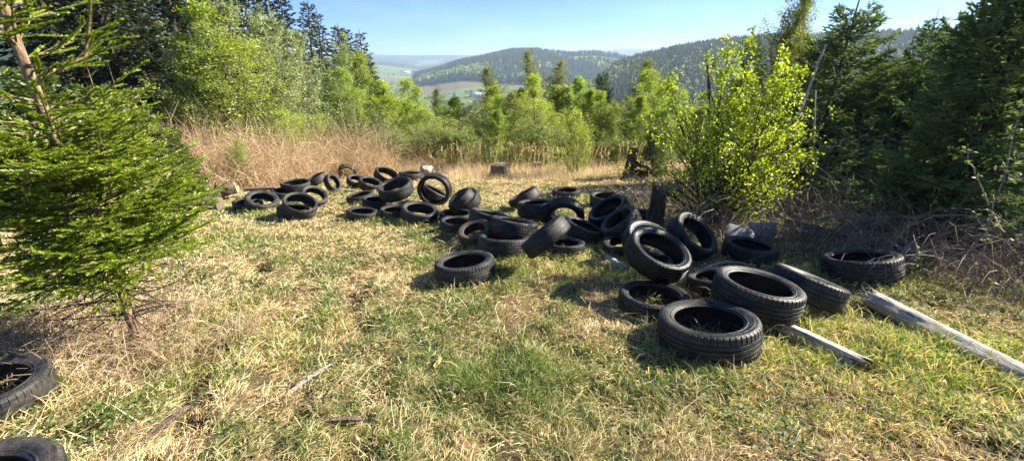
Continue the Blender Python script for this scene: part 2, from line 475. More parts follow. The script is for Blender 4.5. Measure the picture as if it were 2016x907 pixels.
M['stone'] = proc_mat('pale_stone', (0.22, 0.19, 0.16), (0.42, 0.37, 0.31), 9, 0.9, 0.5)
M['block'] = proc_mat('weathered_pale_board', (0.15, 0.14, 0.12), (0.36, 0.34, 0.31), 6, 0.85, 0.6, (1, 1, 9), c3=(0.30, 0.29, 0.27))
M['slab'] = proc_mat('grey_metal_sheet', (0.10, 0.10, 0.10), (0.30, 0.30, 0.31), 5, 0.55, 0.3, spec=0.5)
M['wall'] = proc_mat('white_render_wall', (0.62, 0.62, 0.60), (0.80, 0.80, 0.78), 0.2, 0.8, 0.0)
M['roof'] = proc_mat('grey_roof', (0.10, 0.11, 0.13), (0.17, 0.18, 0.20), 0.2, 0.8, 0.0)
M['roof_white'] = proc_mat('pale_metal_roof', (0.55, 0.57, 0.60), (0.72, 0.74, 0.76), 0.1, 0.5, 0.0)
M['window'] = proc_mat('dark_window', (0.02, 0.025, 0.03), (0.05, 0.06, 0.07), 0.2, 0.2, 0.0)

def rubber(name, base, dust, amt, rough=0.55):
    m, n, out = new_mat(name)
    b = n.nodes.new('ShaderNodeBsdfPrincipled')
    tc = n.nodes.new('ShaderNodeTexCoord'); oi = n.nodes.new('ShaderNodeObjectInfo')
    ad = n.nodes.new('ShaderNodeVectorMath'); ad.operation = 'MULTIPLY_ADD'
    ad.inputs[1].default_value = (1, 1, 1)
    sc3 = n.nodes.new('ShaderNodeVectorMath'); sc3.operation = 'SCALE'; sc3.inputs['Scale'].default_value = 37.0
    cb = n.nodes.new('ShaderNodeCombineXYZ')
    for i in range(3): n.links.new(oi.outputs['Random'], cb.inputs[i])
    n.links.new(cb.outputs[0], sc3.inputs[0])
    n.links.new(tc.outputs['Object'], ad.inputs[0]); n.links.new(sc3.outputs[0], ad.inputs[2])
    n1 = n.nodes.new('ShaderNodeTexNoise'); n1.inputs['Scale'].default_value = 2.2; n1.inputs['Detail'].default_value = 8; n1.inputs['Roughness'].default_value = 0.65
    n.links.new(ad.outputs[0], n1.inputs[0])
    n2 = n.nodes.new('ShaderNodeTexNoise'); n2.inputs['Scale'].default_value = 26; n2.inputs['Detail'].default_value = 5
    n.links.new(ad.outputs[0], n2.inputs[0])
    mr = n.nodes.new('ShaderNodeMapRange'); mr.inputs[1].default_value = 0.42; mr.inputs[2].default_value = 0.72; mr.inputs[3].default_value = 0; mr.inputs[4].default_value = 1
    n.links.new(n1.outputs[0], mr.inputs[0])
    mu = n.nodes.new('ShaderNodeMath'); mu.operation = 'MULTIPLY'
    n.links.new(mr.outputs[0], mu.inputs[0])
    mr2 = n.nodes.new('ShaderNodeMapRange'); mr2.inputs[1].default_value = 0.35; mr2.inputs[2].default_value = 0.6; mr2.inputs[3].default_value = amt*0.35; mr2.inputs[4].default_value = amt
    n.links.new(n2.outputs[0], mr2.inputs[0]); n.links.new(mr2.outputs[0], mu.inputs[1])
    mx = n.nodes.new('ShaderNodeMix'); mx.data_type = 'RGBA'
    mx.inputs[6].default_value = (*base, 1); mx.inputs[7].default_value = (*dust, 1)
    n.links.new(mu.outputs[0], mx.inputs[0]); n.links.new(mx.outputs[2], b.inputs['Base Color'])
    rr = n.nodes.new('ShaderNodeMapRange'); rr.inputs[3].default_value = rough; rr.inputs[4].default_value = 0.95
    n.links.new(mu.outputs[0], rr.inputs[0]); n.links.new(rr.outputs[0], b.inputs['Roughness'])
    b.inputs['Specular IOR Level'].default_value = 0.34
    bp = n.nodes.new('ShaderNodeBump'); bp.inputs['Strength'].default_value = 0.25; bp.inputs['Distance'].default_value = 0.02
    n.links.new(n2.outputs[0], bp.inputs['Height']); n.links.new(bp.outputs[0], b.inputs['Normal'])
    n.links.new(b.outputs[0], out.inputs[0])
    return m

M['rub_dark'] = rubber('black_rubber', (0.008, 0.008, 0.009), (0.11, 0.096, 0.078), 0.85, 0.46)
M['rub_grey'] = rubber('sun_greyed_rubber', (0.017, 0.0165, 0.016), (0.14, 0.122, 0.098), 0.75, 0.5)
M['rub_brown'] = rubber('mud_coated_rubber', (0.05, 0.038, 0.027), (0.15, 0.11, 0.07), 1.0, 0.7)
M['rub_wet'] = rubber('shiny_black_rubber', (0.007, 0.007, 0.008), (0.05, 0.046, 0.04), 0.4, 0.30)

# ground material: painted land colour, broken up by noise near and far
gm, n, out = new_mat('ground_soil_and_land')
b = n.nodes.new('ShaderNodeBsdfPrincipled'); b.inputs['Roughness'].default_value = 0.95; b.inputs['Specular IOR Level'].default_value = 0.15
at = n.nodes.new('ShaderNodeAttribute'); at.attribute_name = 'Col'
tc = n.nodes.new('ShaderNodeTexCoord')
nz = n.nodes.new('ShaderNodeTexNoise'); nz.inputs['Scale'].default_value = 9; nz.inputs['Detail'].default_value = 10; nz.inputs['Roughness'].default_value = 0.7
n.links.new(tc.outputs['Object'], nz.inputs[0])
mr = n.nodes.new('ShaderNodeMapRange'); mr.inputs[1].default_value = 0.3; mr.inputs[2].default_value = 0.7; mr.inputs[3].default_value = 0.5; mr.inputs[4].default_value = 1.5
n.links.new(nz.outputs[0], mr.inputs[0])
mx = n.nodes.new('ShaderNodeVectorMath'); mx.operation = 'SCALE'
n.links.new(at.outputs['Color'], mx.inputs[0]); n.links.new(mr.outputs[0], mx.inputs['Scale'])
n.links.new(mx.outputs[0], b.inputs['Base Color'])
bp = n.nodes.new('ShaderNodeBump'); bp.inputs['Strength'].default_value = 0.6; bp.inputs['Distance'].default_value = 0.03
n.links.new(nz.outputs[0], bp.inputs['Height']); n.links.new(bp.outputs[0], b.inputs['Normal'])
n.links.new(b.outputs[0], out.inputs[0])

# ------------------------------------------------------------------ ground sheet
azs = np.radians(np.concatenate([np.arange(-66, 66, 0.33), np.arange(66, 294, 4.0)]))
rs = [0.4]
while rs[-1] < 9000: rs.append(rs[-1] * (1.0135 if rs[-1] < 40 else 1.017))
rs = np.array(rs)
A_, R_ = np.meshgrid(azs, rs)
X, Y = (R_*np.sin(A_)).ravel(), (R_*np.cos(A_)).ravel()
Z = ground(X, Y)
mb = MB()
na, nr = len(azs), len(rs)
i = np.arange(nr-1)[:, None]*na + np.arange(na)[None]
j = np.arange(nr-1)[:, None]*na + (np.arange(na)[None]+1) % na
quad = np.stack([i, j, j+na, i+na], -1).reshape(-1, 4)
V = np.stack([X, Y, Z], 1)
V = np.concatenate([V, [[0, 0, float(ground(np.array([0.]), np.array([0.]))[0])]]])
cen = len(V)-1
tri = np.stack([np.arange(na), np.full(na, cen), (np.arange(na)+1) % na], -1)
LC = land_colour(V[:, 0], V[:, 1])
mb.add(V, [quad[:, ::-1], tri[:, ::-1]], LC)
go = mb.build('ground', gm, smooth=True)
tag(go, kind='structure')
if go.data.polygons[5000].normal.z < 0:
    go.data.flip_normals()
ZMIN = float(Z.min()); ZMAX = float(Z.max())

# ------------------------------------------------------------------ far forest on the hills
def far_trees(name, label, rmin, rmax, az0, az1, count, hmean, seed, broad=0.15):
    rn = np.random.default_rng(seed)
    r = np.sqrt(rn.uniform(rmin**2, rmax**2, count)); a = np.radians(rn.uniform(az0, az1, count))
    x, y = r*np.sin(a), r*np.cos(a)
    k = forest_mask(x, y)
    x, y = x[k], y[k]
    z = terrain(x, y)
    dec = ((fbm(x, y, 160, 77, 3)-0.5)*6 + rn.normal(0, 0.5, len(x))) > broad
    h = hmean * rn.uniform(0.65, 1.35, len(x)) * np.where(dec, 0.75, 1)
    mb = MB()
    # conifers: two stacked cones of 5 sides
    xs, ys, zs, hs = x[~dec], y[~dec], z[~dec], h[~dec]
    m = len(xs)
    cc = mixc((0.014, 0.028, 0.014), (0.035, 0.058, 0.022), rn.uniform(0, 1, m))
    th = np.arange(5)/5*2*np.pi
    for (zb, zt, rr) in ((0.08, 0.70, 0.20), (0.45, 1.0, 0.13)):
        rot = rn.uniform(0, 6, m)[:, None]
        ring = np.stack([xs[:, None]+rr*hs[:, None]*np.cos(th+rot), ys[:, None]+rr*hs[:, None]*np.sin(th+rot), np.repeat((zs+zb*hs)[:, None], 5, 1)], -1)
        top = np.stack([xs, ys, zs+zt*hs], -1)[:, None]
        Vv = np.concatenate([ring, top], 1)
        F = (np.arange(m)*6)[:, None, None] + np.array([[q, (q+1) % 5, 5] for q in range(5)])[None]
        mb.add(Vv.reshape(-1, 3), [F.reshape(-1, 3)], np.repeat(cc[:, None], 6, 1).reshape(-1, 3))
    # broadleaved: lumpy six-sided bipyramids
    xs, ys, zs, hs = x[dec], y[dec], z[dec], h[dec]
    m = len(xs)
    if m:
        cc = mixc((0.09, 0.13, 0.03), (0.26, 0.30, 0.07), rn.uniform(0, 1, m))
        th = np.arange(6)/6*2*np.pi
        rad = hs[:, None]*rn.uniform(0.22, 0.42, (m, 6))
        r1 = np.stack([xs[:, None]+rad*np.cos(th), ys[:, None]+rad*np.sin(th), (zs[:, None]+hs[:, None]*rn.uniform(0.35, 0.6, (m, 6)))], -1)
        r2 = np.stack([xs[:, None]+rad*0.6*np.cos(th+.4), ys[:, None]+rad*0.6*np.sin(th+.4), (zs[:, None]+hs[:, None]*rn.uniform(0.7, 0.9, (m, 6)))], -1)
        bt = np.stack([xs, ys, zs+0.05*hs], -1)[:, None]; tp = np.stack([xs, ys, zs+hs], -1)[:, None]
        Vv = np.concatenate([r1, r2, bt, tp], 1)
        t3 = [[(q+1) % 6, q, 12] for q in range(6)] + [[6+q, 6+(q+1) % 6, 13] for q in range(6)]
        q4 = [[q, (q+1) % 6, 6+(q+1) % 6, 6+q] for q in range(6)]
        bs = (np.arange(m)*14)[:, None, None]
        mb.add(Vv.reshape(-1, 3), [(bs+np.array(t3)[None]).reshape(-1, 3), (bs+np.array(q4)[None]).reshape(-1, 4)], np.repeat(cc[:, None], 14, 1).reshape(-1, 3))
    o = mb.build(name, M['far_tree'])
    tag(o, label, 'forest', kind='stuff')
    return o

far_trees('hill_forest', 'mixed spruce and pale broadleaved forest covering the round hill across the valley', 1400, 2300, -12, 19, 30000, 26, 3)
far_trees('slope_forest', 'dark forest covering the nearer slope on the right skyline', 620, 1150, 9.5, 52, 15000, 17, 4, 0.9)

# lone trees and hedges on the valley fields
rn = np.random.default_rng(12)
mb = MB()
pts = []
for (ax, ay, bx, by, nn) in ((-420, 1500, -160, 1700, 26), (-620, 1900, -250, 2050, 40), (-800, 2500, -300, 2700, 60), (-700, 3000, -250, 2950, 50), (-330, 1180, -60, 1330, 22), (-130, 900, 40, 940, 20)):
    t = rn.uniform(0, 1, nn)
    pts.append(np.stack([ax+(bx-ax)*t+rn.normal(0, 6, nn), ay+(by-ay)*t+rn.normal(0, 8, nn)], 1))
pts = np.concatenate(pts)
hz_ = terrain(pts[:, 0], pts[:, 1])
for k in range(9):
    L = rn.normal(size=(len(pts), 3))*np.array([3.0, 3.0, 2.2]) + np.array([0, 0, 5.5])
    leaves(mb, np.stack([pts[:, 0], pts[:, 1], hz_], 1)+L, 5.5, mixc((0.04, 0.06, 0.025), (0.12, 0.12, 0.05), rn.uniform(0, 1, len(pts))), rn, aspect=0.9)
tag(mb.build('field_hedge', M['far_tree']), 'lines of small trees and hedges between the valley fields', 'hedge', kind='stuff')

# ------------------------------------------------------------------ valley buildings
def far_building(px, py, Y, L, Wd, H, rz, roof, label):
    p = px_at(px, py, Y)
    z0 = float(terrain(np.array([p[0]]), np.array([p[1]]))[0]) - 0.5
    o = empty('valley_building', (p[0], p[1], z0), rz)
    mb = MB()
    x, y = L/2, Wd/2
    ri = H + Wd*0.22
    v = [(-x, -y, 0), (x, -y, 0), (x, y, 0), (-x, y, 0), (-x, -y, H), (x, -y, H), (x, y, H), (-x, y, H), (-x, 0, ri), (x, 0, ri)]
    mb.add(v, [np.array([[0, 1, 5, 4], [1, 2, 6, 5], [2, 3, 7, 6], [3, 0, 4, 7]]), np.array([[5, 6, 9], [7, 4, 8]])])
    mb.build('wall', M['wall'], o)
    mb = MB(); e = 0.8
    v = [(-x-e, -y-e, H-0.25), (x+e, -y-e, H-0.25), (x+e, 0, ri+0.15), (-x-e, 0, ri+0.15), (x+e, y+e, H-0.25), (-x-e, y+e, H-0.25)]
    v2 = [(a, b_, c+0.35) for a, b_, c in v]
    mb.add(v+v2, [np.array([[0, 1, 2, 3], [3, 2, 4, 5], [6, 7, 8, 9], [9, 8, 10, 11], [0, 1, 7, 6], [4, 5, 11, 10], [1, 2, 8, 7], [2, 4, 10, 8], [3, 0, 6, 9], [5, 3, 9, 11]])])
    mb.build('roof', M[roof], o)
    nwin = max(3, int(L/9))
    for k in range(nwin):
        cx = -x + (k+0.5)*L/nwin
        mb = MB()
        mb.add([(cx-1.6, -y-0.06, H*0.4), (cx+1.6, -y-0.06, H*0.4), (cx+1.6, -y-0.06, H*0.78), (cx-1.6, -y-0.06, H*0.78)], [np.array([[0, 1, 2, 3]])])
        mb.build('window', M['window'], o)
    tag(o, label, 'building', 'buildings down in the valley')
far_building(904, 203, 620, 26, 14, 5, 0.25, 'roof', 'grey roofed building low in the gap between the birches')
far_building(921, 208, 600, 12, 9, 4, -0.1, 'roof_white', 'small pale roofed shed beside the grey roofed valley building')
far_building(942, 176, 1230, 50, 20, 7, 0.1, 'roof_white', 'long white hall at the foot of the wooded hill')
far_building(826, 145, 2900, 90, 40, 14, 0.15, 'roof_white', 'bright white factory hall far down the valley')
far_building(798, 144, 2980, 60, 26, 9, -0.1, 'roof_white', 'low white hall left of the bright factory in the far valley')
far_building(846, 146, 2850, 45, 24, 10, 0.3, 'roof', 'small grey hall right of the bright far factory')

# ------------------------------------------------------------------ tree generators
def branch_paths(B, D0, L, up, K, rnd, wob=0.08):
    """B (M,3) bases, D0 (M,3) directions, L (M,), up: bend of the tip -> (M,K,3)"""
    Mx = len(B)
    P = np.zeros((Mx, K, 3)); P[:, 0] = B
    d = unit(D0)
    for k in range(1, K):
        d = unit(d + np.array([0, 0, 1.0])*up/(K-1) + rnd.normal(0, wob, (Mx, 3)))
        P[:, k] = P[:, k-1] + d*(L/(K-1))[:, None]
    return P

def along(P, t):
    K = P.shape[1]
    s = t*(K-1); i = np.minimum(s.astype(int), K-2); f = (s-i)[:, None]
    n_ = np.arange(len(P))
    return P[n_, i]*(1-f)+P[n_, i+1]*f, unit(P[n_, i+1]-P[n_, i])

def decid(seed, H, Rw, n_limb, n_twig, n_leaf, leaf, c1, c2, cb=0.08, rise=1.2, r0=0.03, stems=1, bare=0.0, profile=None, lean=0.04, drop=0.0, spread=0.05, droop=0.25):
    rnd = np.random.default_rng(seed)
    trunk = MB(); crown = MB()
    prof = profile or (lambda t: np.interp(t, [0, 0.25, 0.6, 1], [0.75, 1.0, 0.75, 0.12]))
    limbs = []; lr = []
    for s in range(stems):
        base = np.array([[rnd.normal(0, 0.09*(stems > 1)), rnd.normal(0, 0.09*(stems > 1)), -0.1]])
        d0 = np.array([[rnd.normal(0, lean+0.16*(stems > 1)), rnd.normal(0, lean+0.16*(stems > 1)), 1]])
        hs = H*(1 if s == 0 else rnd.uniform(0.6, 0.95))
        T = branch_paths(base, d0, np.array([hs+0.1]), 0.15, 10, rnd, 0.035)
        tubes(trunk, T, r0*hs/4*np.linspace(1, 0.12, 10)[None]*(1.0 if s == 0 else 0.8), (0.5,)*3, 7)
        m = n_limb//stems
        t = cb + (0.97-cb)*np.sort(rnd.uniform(0, 1, m))
        Bp, Bd = along(np.repeat(T, m, 0), t)
        az = np.arange(m)*2.39996 + rnd.uniform(0, 0.7, m)
        D = np.stack([np.cos(az), np.sin(az), rise*rnd.uniform(0.6, 1.3, m)*(0.6+0.8*t)], 1)
        L = Rw*prof(t)*rnd.uniform(0.65, 1.2, m)*np.sqrt(1+(rise*0.5)**2)
        P = branch_paths(Bp, D, L, 0.25, 6, rnd, 0.10)
        limbs.append(P); lr.append(r0*0.32*np.clip(L/1.0, 0.3, 1.2))
    P = np.concatenate(limbs); lr = np.concatenate(lr)
    tubes(trunk, P, lr[:, None]*np.linspace(1, 0.25, 6)[None], (0.5,)*3, 4)
    m = len(P)
    idx = np.repeat(np.arange(m), n_twig)
    t = rnd.uniform(0.15, 1.0, len(idx))
    Bp, Bd = along(P[idx], t)
    Ll = np.linalg.norm(P[:, -1]-P[:, 0], axis=1)[idx]
    D = unit(Bd*0.8 + rnd.normal(0, 0.6, (len(idx), 3)) + np.array([0, 0, 0.1]))
    Tw = branch_paths(Bp, D, (0.09+0.38*Ll)*rnd.uniform(0.4, 1.0, len(idx))*(1.15-0.6*t), -droop, 4, rnd, 0.12)
    tubes(trunk, Tw, np.full((len(idx), 4), 0.0028)*np.array([1.3, 1, .8, .5]), (0.5,)*3, 3)
    idx2 = np.repeat(np.arange(len(Tw)), n_leaf)
    # bare: some twigs still without leaves
    keep = rnd.uniform(0, 1, len(Tw)) > bare
    idx2 = idx2[keep[idx2]]
    t = rnd.uniform(0.0, 1.05, len(idx2)).clip(0, 1)
    Lp, _ = along(Tw[idx2], t)
    Lp = Lp + rnd.normal(0, spread, Lp.shape)
    tone = rnd.uniform(0, 1, len(Tw))[idx2]*0.6 + rnd.uniform(0, 1, len(idx2))*0.4
    leaves(crown, Lp, leaf, mixc(c1, c2, tone), rnd)
    return trunk, crown

def spruce(seed, H, Rw, whorl, nb, lat, tuft_len, tuft_w, c1, c2, cb=0.04, tufts=5, up_top=0.7, up_bot=-0.15, leader=0.1, r0=0.03, sparse=0.0, two=True, young=None):
    """trunk, whorls of branches, side twigs in the branch plane, needle tufts on every twig"""
    rnd = np.random.default_rng(seed)
    trunk = MB(); crown = MB()
    T = branch_paths(np.array([[0, 0, -0.15]]), np.array([[0.0, 0.0, 1.0]]), np.array([H+0.15]), 0.1, 12, rnd, 0.012)
    tubes(trunk, T, r0*H/4*np.linspace(1, 0.08, 12)[None], (0.5,)*3, 8)
    zs = np.arange(cb*H, H*(1-leader*0.4), whorl)
    zs = np.repeat(zs, nb) + rnd.uniform(-0.25, 0.25, len(zs)*nb)*whorl
    if sparse: zs = zs[rnd.uniform(0, 1, len(zs)) > sparse]
    t = (zs/H).clip(0.01, 0.99)
    m = len(zs)
    Bp, _ = along(np.repeat(T, m, 0), t)
    az = np.arange(m)*2.39996 + rnd.uniform(0, 0.8, m)
    el = up_bot + (up_top-up_bot)*t**1.3 + rnd.normal(0, 0.08, m)
    D = np.stack([np.cos(az)*np.cos(el), np.sin(az)*np.cos(el), np.sin(el)], 1)
    L = Rw*((1-t)**0.85*0.93+0.07)*rnd.uniform(0.7, 1.12, m)
    K = 6
    P = branch_paths(Bp, D, L, 0.30, K, rnd, 0.05)
    tubes(trunk, P, (0.011*np.clip(L, 0.2, 3))[:, None]*np.linspace(1, 0.25, K)[None], (0.5,)*3, 4)
    # side twigs
    nl = np.maximum(2, (L*lat).astype(int))
    idx = np.repeat(np.arange(m), nl)
    tt = np.concatenate([np.linspace(0.12, 0.97, q) for q in nl]) + rnd.normal(0, 0.01, len(idx))
    tt = tt.clip(0.05, 1)
    Bp2, Bd2 = along(P[idx], tt)
    sidev = unit(np.cross(Bd2, np.array([0, 0, 1.0])))
    sgn = np.where(np.arange(len(idx)) % 2 == 0, 1.0, -1.0)[:, None]
    D2 = Bd2*0.75 + sidev*sgn*rnd.uniform(0.6, 1.1, (len(idx), 1)) + rnd.normal(0, 0.13, (len(idx), 3)) - np.array([0, 0, 0.12])
    L2 = (0.42*L[idx]*(1.02-tt)+tuft_len*0.6)*rnd.uniform(0.6, 1.15, len(idx))
    P2 = branch_paths(Bp2, D2, L2, -0.15, 3, rnd, 0.08)
    ribb = unit(np.cross(P2[:, -1]-P2[:, 0], np.array([0, 0, 1.0])))
    tubes(trunk, P2, np.full((len(idx), 3), 0.0035)*np.clip(L2, .3, 1.5)[:, None], (0.4,)*3, 3)
    # tufts on twigs and on the branch tips
    P2r = P2
    if sparse < 0.5:
        P2r = np.concatenate([P2, P[:, [K-3, K-2, K-1]]])
        L2 = np.concatenate([L2, L*0.4])
    nt_ = np.maximum(2, np.round(L2/tuft_len*tufts*0.55).astype(int))
    i3 = np.repeat(np.arange(len(P2r)), nt_)
    tt = rnd.uniform(0.05, 1.0, len(i3))
    B3, D3 = along(P2r[i3], tt)
    D4 = unit(D3 + rnd.normal(0, 0.38, D3.shape) + np.array([0, 0, 0.05]))
    l3 = tuft_len*rnd.uniform(0.6, 1.2, len(i3))
    S = unit(np.cross(D4, rnd.normal(size=D4.shape)))
    tone = rnd.uniform(0, 1, len(P2r))[i3]*0.5 + rnd.uniform(0, 1, len(i3))*0.5
    cc = mixc(c1, c2, tone)
    Pt = np.stack([B3, B3+D4*l3[:, None]*0.45, B3+D4*l3[:, None]], 1)
    Wt = np.tile(np.array([0.35, 1.0, 0.05])*tuft_w/2, (len(i3), 1))
    blades(crown, Pt, Wt, S, cc)
    if two:
        blades(crown, Pt, Wt, unit(np.cross(D4, S)), cc)
    return trunk, crown

def make_tree(name, gens, bark, foliage):
    """first build of a kind; returns the thing with children trunk and crown"""
    tr, cr = gens
    o = empty(name)
    tr.build('trunk', M[bark], o, smooth=True)
    cr.build('crown', M[foliage], o)
    return o

def copy_thing(root, loc, rz, scl, label, cat, group, mat=None):
    if not root.get('used'):
        r = root; r['used'] = 1
        kids = list(r.children)
    else:
        r = root.copy(); col.objects.link(r)
        kids = []
        for ch in root.children:
            c = ch.copy(); col.objects.link(c); c.parent = r; kids.append(c)
        for k in ('label', 'category', 'group'):
            if k in r: del r[k]
    r.location = loc; r.rotation_euler = (0, 0, rz); r.scale = scl
    tag(r, label, cat, group)
    return r

G_SP1, G_SP2 = (0.016, 0.026, 0.010), (0.060, 0.075, 0.026)     # dark spruce
G_SR1, G_SR2 = (0.055, 0.085, 0.034), (0.21, 0.28, 0.095)     # spruce nearer right
G_SL1, G_SL2 = (0.075, 0.110, 0.022), (0.20, 0.25, 0.050)       # sunlit young spruce
G_BI1, G_BI2 = (0.18, 0.25, 0.030), (0.42, 0.47, 0.065)         # birch in spring leaf
G_WI1, G_WI2 = (0.19, 0.24, 0.080), (0.43, 0.47, 0.20)         # greyer willow

K = {}
K['tall_a'] = make_tree('spruce_tree', spruce(11, 16, 3.2, 0.42, 6, 4.5, 0.30, 0.085, G_SP1, G_SP2, cb=0.06, tufts=8, up_top=0.6, up_bot=-0.45, r0=0.05), 'bark_dark', 'spruce')
K['tall_b'] = make_tree('spruce_tree', spruce(12, 16, 2.5, 0.45, 5, 4.5, 0.30, 0.085, G_SP1, G_SP2, cb=0.10, tufts=8, up_top=0.6, up_bot=-0.5, r0=0.05, sparse=0.12), 'bark_dark', 'spruce')
K['tall_c'] = make_tree('spruce_tree', spruce(13, 16, 3.0, 0.42, 6, 4.0, 0.30, 0.085, (0.035, 0.040, 0.016), (0.075, 0.080, 0.030), cb=0.08, tufts=8, up_top=0.6, up_bot=-0.5, r0=0.05), 'bark_dark', 'spruce')
K['mid_a'] = make_tree('spruce_tree', spruce(21, 5, 1.75, 0.20, 6, 15, 0.13, 0.024, G_SR1, G_SR2, cb=0.02, tufts=11, up_top=0.75, up_bot=-0.1, leader=0.5, r0=0.05), 'bark_dark', 'spruce')
K['mid_b'] = make_tree('spruce_tree', spruce(22, 5, 1.45, 0.22, 6, 15, 0.13, 0.024, G_SR1, G_SR2, cb=0.02, tufts=11, up_top=0.8, up_bot=0.0, leader=0.2, r0=0.045), 'bark_dark', 'spruce')
K['young_a'] = make_tree('young_spruce', spruce(23, 2.4, 0.75, 0.17, 5, 15, 0.085, 0.030, (0.09, 0.125, 0.05), (0.34, 0.38, 0.18), cb=0.03, tufts=5, up_top=0.9, up_bot=0.15, leader=0.9, r0=0.035, sparse=0.1), 'bark_dark', 'spruce')
K['young_l'] = make_tree('young_spruce', spruce(24, 4, 1.35, 0.20, 6, 15, 0.12, 0.038, G_SL1, G_SL2, cb=0.02, tufts=7, up_top=0.8, up_bot=0.05, leader=0.6, r0=0.04), 'bark_spruce', 'spruce_near')
bp_ = lambda t: np.interp(t, [0, 0.15, 0.5, 0.8, 1], [0.9, 1.0, 0.80, 0.42, 0.08])
K['bi_a'] = make_tree('birch_tree', decid(31, 5, 1.25, 100, 10, 20, 0.048, G_BI1, G_BI2, cb=0.03, rise=2.0, r0=0.035, profile=bp_, spread=0.05), 'bark_birch', 'birch')
K['bi_b'] = make_tree('birch_tree', decid(32, 5, 1.6, 120, 10, 20, 0.048, G_BI1, G_BI2, cb=0.03, rise=1.7, r0=0.03, stems=4, profile=bp_, spread=0.05), 'bark_birch', 'birch')
K['bi_c'] = make_tree('birch_tree', decid(33, 5, 1.1, 100, 10, 16, 0.045, (0.12, 0.14, 0.035), (0.24, 0.25, 0.07), cb=0.05, rise=2.1, r0=0.03, bare=0.30, profile=bp_), 'bark_birch', 'birch')
K['wi_a'] = make_tree('willow_tree', decid(41, 6, 1.9, 170, 11, 20, 0.060, G_WI1, G_WI2, cb=0.02, rise=1.4, r0=0.03, stems=5, spread=0.05, bare=0.08), 'bark_birch', 'willow')
K['wi_b'] = make_tree('willow_tree', decid(42, 6, 1.6, 150, 11, 20, 0.058, (0.19, 0.26, 0.05), (0.42, 0.48, 0.12), cb=0.02, rise=1.6, r0=0.03, stems=4, spread=0.05, bare=0.05), 'bark_birch', 'willow')
K['bush'] = make_tree('green_bush', decid(51, 2.8, 1.15, 95, 9, 15, 0.042, G_BI1, G_BI2, cb=0.02, rise=1.7, r0=0.03, stems=7, spread=0.06), 'bark_birch', 'birch')
K['bush_b'] = make_tree('green_bush', decid(52, 2.8, 0.95, 80, 9, 14, 0.042, (0.14, 0.19, 0.04), (0.33, 0.37, 0.09), cb=0.02, rise=2.4, r0=0.03, stems=5, spread=0.06, bare=.2), 'bark_birch', 'birch')
K['bi_d'] = make_tree('birch_tree', decid(34, 5, 1.0, 90, 10, 16, 0.046, (0.19, 0.24, 0.035), (0.45, 0.47, 0.08), cb=0.04, rise=2.6, r0=0.03, stems=2, bare=0.12, profile=bp_, spread=0.05), 'bark_birch', 'birch')
K['larch'] = make_tree('larch_tree', spruce(61, 5, 1.7, 0.24, 6, 9, 0.12, 0.040, (0.07, 0.10, 0.03), (0.15, 0.18, 0.055), cb=0.03, tufts=4, up_top=0.5, up_bot=-0.25, leader=0.5, sparse=0.1), 'bark_birch', 'spruce_near')
NOMH = {'tall_a': 16, 'tall_b': 16, 'tall_c': 16, 'mid_a': 5, 'mid_b': 5, 'young_a': 2.4, 'young_l': 4, 'bi_a': 5, 'bi_b': 5, 'bi_c': 5, 'wi_a': 6, 'wi_b': 6, 'bush': 2.8, 'bush_b': 2.8, 'bi_d': 5, 'larch': 5}

rpl = random.Random(5)
def plant(kind, px, top, Y, label, cat, group, wide=1.0):
    p = px_at(px, top, Y)
    z0 = float(ground(np.array([p[0]]), np.array([p[1]]))[0])
    s = (p[2]-z0)/NOMH[kind]
    return copy_thing(K[kind], (p[0], p[1], z0-0.03), rpl.uniform(0, 6.28), (s*wide, s*wide, s), label, cat, group)

GT = 'tall dark spruces of the forest on the left'
for a in [
    ('tall_a', 20, -520, 15, 'tallest dark spruce at the far left, behind the near sunlit spruce', 1.0),
    ('tall_c', 130, -420, 19, 'tall brownish spruce rising behind the near spruce trunk', 1.0),
    ('tall_a', 235, -330, 24, 'broad dark spruce just right of the small gap of sky', 1.0),
    ('tall_b', 310, -240, 26, 'dark spruce left of the broad bright birch', 1.25),
    ('tall_a', 385, -190, 29, 'dark spruce directly behind the broad bright birch', 1.15),
    ('tall_c', 450, -120, 32, 'olive brown spruce behind the gap between birch and grey willow', 1.15),
    ('tall_b', 500, -90, 35, 'dark spruce behind the left half of the grey willow', 1.3),
    ('tall_a', 548, -28, 38, 'spruce with its top just out of the picture above the grey willow', 1.2),
    ('tall_c', 590, -5, 42, 'spruce top showing at the upper edge right of the grey willow', 1.2),
    ('tall_b', 618, 16, 46, 'pointed spruce standing by itself against the sky, first left of the three dark tips', 1.25),
    ('tall_c', 655, 44, 50, 'brownish spruce, left one of the three dark tips against the sky', 1.3),
    ('tall_a', 688, 50, 55, 'dark spruce, middle one of the three tips against the sky', 1.25),
    ('tall_b', 712, 56, 58, 'slim spruce at the right end of the left forest edge', 1.5),
    ('tall_a', 728, 105, 62, 'low dark spruce at the very end of the left forest edge', 1.3),
    ('tall_b', -60, -420, 17, 'dark spruce cut by the left edge behind the near spruce', 1.3),
    ('tall_c', 75, -260, 22, 'bushy dark spruce low behind the near spruce trunk', 1.5),
    ('tall_a', -30, -330, 24, 'far spruce at the left edge beyond the bushy one', 1.5),
    ('tall_a', 350, -100, 46, 'far dark spruce deep in the left forest', 1.3),
    ('tall_c', 270, -150, 40, 'far spruce filling the dark wall behind the young spruces', 1.3),
    ('tall_a', 60, -300, 32, 'far spruce deep in the forest beyond the near sunlit spruce', 1.3),
    ('tall_b', 170, -180, 40, 'far spruce seen below the small gap of sky', 1.2),
]: plant(a[0], a[1], a[2], a[3], a[4], 'spruce tree', GT, a[5])

